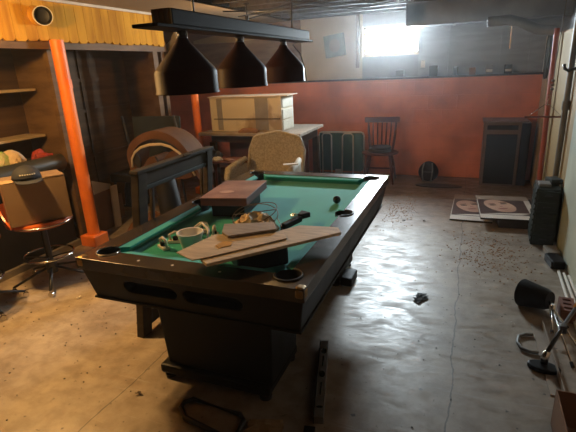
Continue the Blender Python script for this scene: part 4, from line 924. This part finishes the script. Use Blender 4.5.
tag(obj('black_case', box(nb(), -0.06, 0.05, -0.10, 0.10, 0, 0.07), M['black_plastic'], loc=(0.77, 4.08, 0), rotz=0.15, bev=0.012), 'black case on the floor by the wall, behind the white rods', 'case')
for k, (x0, x1) in enumerate(((0.775, 0.745), (0.808, 0.790), (0.838, 0.830))):
    tag(obj('white_rod', tube(nb(), [(x0, 3.93 - 0.04 * k, 0.012), (x1, 2.85, 0.012)], 0.011, 8), M['white'], smooth=40),
        ('leftmost white rod lying along the foot of the right wall', 'middle white rod lying along the foot of the right wall', 'white rod closest to the right wall')[k], 'rod', 'white rods by the right wall')
# brick
t = thing('brick', 'red brown brick with three holes standing near the right wall', 'brick', (0.715, 3.20, 0), R(86))
bo = obj('brick_body', box(nb(), -0.10, 0.10, -0.045, 0.045, 0, 0.09), M['brick'], t)
cut(bo, [prism(nb(), ellipse(0, y, 0.014, 0.06, 4, 0), 0.03, 0.2) for y in ()] + [box(nb(), -0.02, 0.02, 0, 0, 0, 0) for _ in ()])
bo2 = bo
b_list = [box(nb(), x - 0.013, x + 0.013, -0.025, 0.025, 0.02, 0.2) for x in (-0.06, 0.0, 0.06)]
cut(bo, b_list)
# bucket lying
t = thing('black_scoop', 'black plastic scoop bucket lying on its side, open end to the left', 'scoop', (0.53, 3.25, 0.0), 0)
dirv = Vector((0.78, -0.60, 0.12)).normalized()
b = oriented(lathe(nb(), [(0.0, 0.20), (0.06, 0.20), (0.075, 0.17), (0.10, 0.0), (0.094, 0.0), (0.07, 0.165), (0, 0.185)], seg=32), dirv, Vector((-0.08, 0.06, 0.082)))
bmesh.ops.scale(b, verts=b.verts, vec=(1, 1, 1))
obj('shell', b, M['black_plastic'], t, smooth=40)
obj('handle', tube(nb(), [(0.07, -0.055, 0.10), (0.085, -0.09, 0.08), (0.09, -0.12, 0.04), (0.088, -0.135, 0.014)], 0.013, 8), M['black_plastic'], t, smooth=0)
# angle trim
b = nb(); box(b, -0.03, 0.03, -0.36, 0.36, 0, 0.006); box(b, 0.03, 0.036, -0.36, 0.36, 0, 0.045)
tag(obj('angle_trim', b, M['angle'], loc=(0.525, 2.655, 0), rotz=R(1.5)), 'tan L shaped strip of trim lying on the floor right of the grey tool', 'trim strip')
# folding tripod
t = thing('tripod', 'folded chrome tripod with splayed legs leaning near the brick', 'tripod', (0.60, 3.0, 0))
top = (0.0, 0.05, 0.12)
for e in ((-0.02, -0.15, 0.055), (0.055, -0.42, 0.008), (0.13, -0.30, 0.008), (0.10, 0.02, 0.008)):
    lg = obj('leg', tube(nb(), [top, e], 0.007, 8), M['chrome'], t, smooth=0)
    obj('rubber_tip', tube(nb(), [(lerp(top[0], e[0], 0.93), lerp(top[1], e[1], 0.93), lerp(top[2], e[2], 0.93)), e], 0.010, 8), M['black_plastic'], lg)
obj('hub', lathe(nb(), [(0, 0.10), (0.018, 0.10), (0.018, 0.14), (0.01, 0.15), (0, 0.15)], (0, 0.05, 0), 16), M['chrome'], t, smooth=40)
# long tool
t = thing('floor_tool', 'long black shafted tool with orange grip and flat black foot', 'tool', (0.50, 2.52, 0))
obj('foot_pad', prism(nb(), ellipse(0.0, 0, 0.085, 0.05, 28, -0.2), 0.0, 0.028), M['black_plastic'], t, bev=0.008)
obj('foot_joint', tube(nb(), [(0.0, 0.02, 0.028), (0.004, 0.028, 0.07), (0.012, 0.035, 0.10)], [0.02, 0.022, 0.018], 10), M['chrome'], t, smooth=0)
obj('shaft', tube(nb(), [(0.012, 0.035, 0.095), (0.10, 0.21, 0.155), (0.20, 0.40, 0.21)], 0.012, 10), M['black_metal'], t, smooth=0)
obj('grip', tube(nb(), [(0.20, 0.40, 0.21), (0.26, 0.51, 0.245), (0.345, 0.66, 0.29)], 0.018, 10), M['yellow'], t, smooth=0)
obj('clamp', box(nb(), 0.09, 0.13, 0.20, 0.25, 0.13, 0.18), M['black_metal'], t, bev=0.006)
b = nb(); tube(b, [(-0.03, 0.10, 0.012), (-0.08, 0.10, 0.012), (-0.123, 0.125, 0.012), (-0.138, 0.187, 0.012), (-0.124, 0.26, 0.012), (-0.085, 0.295, 0.012), (-0.04, 0.30, 0.012)], 0.010, 8)
tag(obj('bent_hook', b, M['grey_pipe'], smooth=0, loc=(0.52, 2.56, 0)), 'grey bent metal hook lying left of the long tool', 'hook')
# open box at the bottom right corner
t = thing('brown_open_box', 'open brown cardboard box at the bottom right corner', 'box', (0.665, 1.90, 0), 0)
b = nb(); w2, d2, h2 = 0.187, 0.18, 0.20
box(b, -w2, w2, -d2, d2, 0, 0.004)
for x0, x1, y0, y1 in ((-w2, w2, -d2, -d2 + 0.005), (-w2, w2, d2 - 0.005, d2), (-w2, -w2 + 0.005, -d2, d2), (w2 - 0.005, w2, -d2, d2)): box(b, x0, x1, y0, y1, 0, h2)
obj('box_body', b, M['cardboard_d'], t)

# ------------------------------------------------------------------ floor litter
t = thing('spirit_level', 'long grey spirit level lying on the floor right of the pool table', 'spirit level', (-0.675, 2.03, 0), R(14.5))
lv = obj('level_body', box(nb(), -0.024, 0.024, -0.33, 0.33, 0, 0.045), M['level_grey'], t, bev=0.002)
obj('side_edge', box(nb(), -0.030, -0.024, -0.33, 0.33, 0, 0.045), M['black_metal'], t)
for y in (0.22, 0.0, -0.26): obj('vial_window', prism(nb(), ellipse(0, y, 0.017, 0.028 if y > -0.2 else 0.008, 18), 0.045, 0.047), M['vial'], t)
for y in (0.12, -0.12): obj('ruler_mark', box(nb(), -0.003, 0.003, y - 0.05, y + 0.05, 0.045, 0.0465), M['vial'], t)
tag(obj('dark_block', box(nb(), -0.035, 0.02, -0.08, 0.08, 0, 0.05), M['black_wood'], loc=(-0.59, 1.56, 0), rotz=0.2, bev=0.004), 'dark wooden block at the near end of the spirit level', 'block')
t = thing('metal_hoop', 'flat black metal hoop on the floor under the near end of the pool table', 'hoop', (-1.13, 1.55, 0), R(-6))
b = nb(); ringp = [(-0.17, 0.08), (-0.20, 0.04), (-0.19, 0.0), (-0.12, -0.05), (0.16, -0.07), (0.19, -0.04), (0.17, 0.06), (0.13, 0.09)]
tube(b, [(x, y, 0.016) for x, y in ringp], 0.014, 8, closed=True, flat=1.0)
obj('band', b, M['black_metal'], t, smooth=0)
tag(obj('torn_cardboard', crumple(0.20, 0.10, 0.012, 8, 51, 0.012), M['cardboard'], loc=(-0.84, 1.60, 0), rotz=0.3), 'torn tan cardboard piece on the floor under the near table end', 'cardboard')
tag(obj('dark_cardboard', crumple(0.16, 0.12, 0.012, 8, 52, 0.010), M['cardboard_d'], loc=(-0.76, 1.42, 0), rotz=0.8), 'dark brown cardboard flake beside the torn tan piece', 'cardboard')
def heap(name, cx, cy, sx, sy, n, m_, r0, r1, label, cat, seed, boxy=False):
    rn = random.Random(seed); bm = nb()
    for _ in range(n):
        x, y = rn.gauss(cx, sx), rn.gauss(cy, sy); r = rn.uniform(r0, r1)
        if x > 0.84 or (name == 'floor_grit' and (y > 3.75 or x > 0.35)): continue
        mt = Matrix.Translation((x, y, r * 0.36)) @ Matrix.Rotation(rn.random() * 3, 4, 'Z')
        box(bm, -r, r, -r * 0.7, r * 0.7, -r * 0.5, r * 0.5, mt)
    return tag(obj(name, bm, m_), label, cat, kind='stuff')
heap('paint_crumbs', 0.26, 4.22, 0.17, 0.26, 460, M['crumb'], 0.002, 0.0065, 'orange brown crumbs scattered on the floor before the portrait boards', 'crumbs', 1)
heap('paint_flakes', -0.72, 5.35, 0.10, 0.35, 260, M['crumb'], 0.002, 0.006, 'orange flakes on the floor past the far right corner of the pool table', 'flakes', 2)
heap('floor_grit', 0.0, 3.6, 0.5, 1.2, 160, M['leaf'], 0.001, 0.004, 'dark grit sprinkled over the concrete floor', 'grit', 3)
heap('wood_dust', -2.6, 2.0, 0.5, 0.5, 90, M['leaf'], 0.001, 0.005, 'dark specks on the lit floor left of the table', 'specks', 4)
rn = random.Random(9)
def leafy(loc, s, n, lab, seed, nm='leaf_clump', cat='leaves', m_='leaf'):
    rn = random.Random(seed); bm = nb()
    for _ in range(n):
        a_ = rn.random() * 6.28; r = rn.random() * s
        mt = Matrix.Translation((r * math.cos(a_) * 0.6, r * math.sin(a_), 0.004 + rn.random() * 0.012)) @ Matrix.Rotation(rn.random() * 3, 4, 'Z') @ Matrix.Rotation((rn.random() - .5) * 0.8, 4, 'X')
        prism(bm, ellipse(0, 0, s * 0.35, s * 0.16, 8), 0, 0.0012, mt)
    return tag(obj(nm, bm, M[m_], loc=loc), lab, cat)
leafy((-0.25, 3.16, 0), 0.075, 26, 'black clump of leaves on the bare concrete right of the table', 1)
leafy((-0.62, 4.93, 0), 0.03, 6, 'tiny dark scrap on the floor, left one of two near the table end', 2, 'dark_scrap', 'scrap')
leafy((-0.40, 4.95, 0), 0.03, 6, 'tiny dark scrap on the floor, right one of two near the table end', 3, 'dark_scrap', 'scrap')
leafy((0.32, 4.5, 0), 0.02, 5, 'tiny dark scrap between the crumbs and the portrait boards', 6, 'dark_scrap', 'scrap')
leafy((0.37, 2.97, 0.0), 0.018, 4, 'tiny white scrap on the floor left of the long tool', 4, 'white_scrap', 'scrap', 'white')
leafy((-1.62, 1.60, 0), 0.03, 9, 'dark crumpled leaf on the lit floor before the table', 5, 'dry_leaf', 'leaf', 'wire')
leafy((-2.86, 2.36, 0.0), 0.035, 6, 'pale crumpled wrapper near the stool foot and the table corner', 7, 'crumpled_wrapper', 'wrapper', 'white')

# ------------------------------------------------------------------ lights
sc = bpy.context.scene
# two bare bulbs and one ceiling spot; rear bulb is an added hidden fill
def ceiling_bulb(x, y, z, label):
    t = thing('ceiling_bulb', label, 'light bulb', (x, y, z))
    obj('bulb_glass', lathe(nb(), [(0, -0.03), (0.02, -0.025), (0.032, 0.005), (0.02, 0.05), (0.014, 0.07), (0, 0.07)], seg=20), M['lit_bulb'], t, smooth=0)
    obj('bulb_socket', lathe(nb(), [(0, 0.07), (0.02, 0.07), (0.022, 0.12), (0.006, 0.13), (0.006, ZC - z - 0.01), (0.04, ZC - z - 0.005), (0.04, ZC - z), (0, ZC - z)], seg=20), M['black_plastic'], t, smooth=40)
M['lit_bulb'] = mat('lit_bulb', (1, 0.8, 0.5), emit=(1, 0.62, 0.28, 30))
ceiling_bulb(-3.1, 2.0, 2.22, 'bare warm bulb hanging from the ceiling in front of the bar')
ceiling_bulb(-2.45, 5.0, 2.17, 'added warm fill bulb hidden behind the pool lamp near the thin orange post')
def point(loc, p, c, r=0.03):
    l = bpy.data.lights.new('bulb_light', 'POINT'); l.energy = p; l.color = c; l.shadow_soft_size = r
    o = bpy.data.objects.new('bulb_light', l); o.location = loc; COL.objects.link(o); return o
WARM = (1.0, 0.57, 0.20)
point((-3.1, 2.0, 2.155), 118, WARM, 0.06)
point((-2.45, 5.0, 2.105), 20, WARM, 0.03)  # rear bulb, added to brighten the far furniture
t = thing('ceiling_spotlight', 'round ceiling spotlight aimed down at the floor before the bar', 'light fixture', (-3.4, 2.0, 2.25))
ax = Vector((0.6, -0.3, -2.25)).normalized()
obj('lamp_can', oriented(lathe(nb(), [(0, -0.10), (0.05, -0.10), (0.075, -0.06), (0.08, 0.03), (0.074, 0.03), (0.068, -0.05), (0, -0.08)]), ax), M['white'], t, smooth=40)
obj('bracket', tube(nb(), [(0, 0, 0.08), (0, 0, ZC - 2.25)], 0.012, 8), M['white'], t)
sl = bpy.data.lights.new('spot_light', 'SPOT'); sl.energy = 150; sl.color = WARM; sl.spot_size = R(61); sl.spot_blend = 0.35; sl.shadow_soft_size = 0.04
so = bpy.data.objects.new('spot_light', sl); COL.objects.link(so); so.location = Vector((-3.4, 2.0, 2.25)) + ax * 0.04
so.rotation_euler = ax.to_track_quat('-Z', 'Y').to_euler()
# daylight
w = bpy.data.worlds.new('sky'); sc.world = w; w.use_nodes = True
bg = w.node_tree.nodes['Background']; bg.inputs[0].default_value = (0.90, 0.97, 1.0, 1); bg.inputs[1].default_value = 400
pl = bpy.data.lights.new('window_portal', 'AREA'); pl.shape = 'RECTANGLE'; pl.size = WX1 - WX0; pl.size_y = WZ1 - WZ0
pl.cycles.is_portal = True
po = bpy.data.objects.new('window_portal', pl); po.location = ((WX0 + WX1) / 2, YB + 0.39, (WZ0 + WZ1) / 2); po.rotation_euler = (R(-90), 0, 0); COL.objects.link(po)

# thin dust haze filling the room
hm = bpy.data.materials.new('dust_haze'); hm.use_nodes = True
hn = hm.node_tree; hn.nodes.remove(hn.nodes['Principled BSDF'])
vs = hn.nodes.new('ShaderNodeVolumeScatter'); vs.inputs['Density'].default_value = 0.006; vs.inputs['Anisotropy'].default_value = 0.3
vs.inputs['Color'].default_value = (0.9, 0.92, 0.95, 1)
g_ = hn.nodes.new('ShaderNodeNewGeometry'); sp = hn.nodes.new('ShaderNodeSeparateXYZ'); hn.links.new(g_.outputs['Position'], sp.inputs[0])
def mrange(sock, a, b_, c, d):
    m_ = hn.nodes.new('ShaderNodeMapRange'); m_.interpolation_type = 'SMOOTHSTEP'
    for k_, v_ in zip(('From Min', 'From Max', 'To Min', 'To Max'), (a, b_, c, d)): m_.inputs[k_].default_value = v_
    hn.links.new(sock, m_.inputs['Value']); return m_.outputs[0]
hy = mrange(sp.outputs[1], 3.2, 6.6, 0.0, 1.0); hh = mrange(sp.outputs[2], 0.6, 2.0, 0.15, 1.0); hx = mrange(sp.outputs[0], -3.4, -1.0, 0.1, 1.0)
def mul(a, b_):
    m_ = hn.nodes.new('ShaderNodeMath'); m_.operation = 'MULTIPLY'
    for k_, v_ in enumerate((a, b_)):
        if isinstance(v_, float): m_.inputs[k_].default_value = v_
        else: hn.links.new(v_, m_.inputs[k_])
    return m_.outputs[0]
da = hn.nodes.new('ShaderNodeMath'); da.operation = 'ADD'; da.inputs[1].default_value = 0.003
hn.links.new(mul(mul(mul(hy, hh), hx), 0.042), da.inputs[0]); hn.links.new(da.outputs[0], vs.inputs['Density'])
hn.links.new(vs.outputs[0], hn.nodes['Material Output'].inputs['Volume'])
hz = obj('dust_haze', box(nb(), -5.9, 1.35, -5.2, 7.7, -0.12, 2.75), hm)
tag(hz, 'thin dusty haze in the basement air, brightest near the window', 'haze', kind='stuff')
# ------------------------------------------------------------------ camera
f, yaw, pit, rol, H = 446.9985, 0.3913, 0.3199, -0.0482, 1.71
F = Vector((-math.sin(yaw) * math.cos(pit), math.cos(yaw) * math.cos(pit), -math.sin(pit)))
Rt = Vector((math.cos(yaw), math.sin(yaw), 0)); U = Rt.cross(F)
R2 = math.cos(rol) * Rt + math.sin(rol) * U; U2 = -math.sin(rol) * Rt + math.cos(rol) * U
cd = bpy.data.cameras.new('camera'); cd.sensor_width = 36; cd.lens = f * 36 / 576; cd.clip_start = 0.02
co = bpy.data.objects.new('camera', cd); COL.objects.link(co)
mw = Matrix((R2, U2, -F)).transposed().to_4x4(); mw.translation = (0, 0, H); co.matrix_world = mw
sc.camera = co
sc.view_settings.view_transform = 'Standard'; sc.view_settings.look = 'None'; sc.view_settings.gamma = 1
sc.view_settings.use_curve_mapping = False; sc.view_settings.exposure = 0.0
sc.cycles.use_denoising = True
sc.cycles.max_bounces = 6; sc.cycles.diffuse_bounces = 3; sc.cycles.volume_bounces = 0; sc.cycles.sample_clamp_indirect = 6
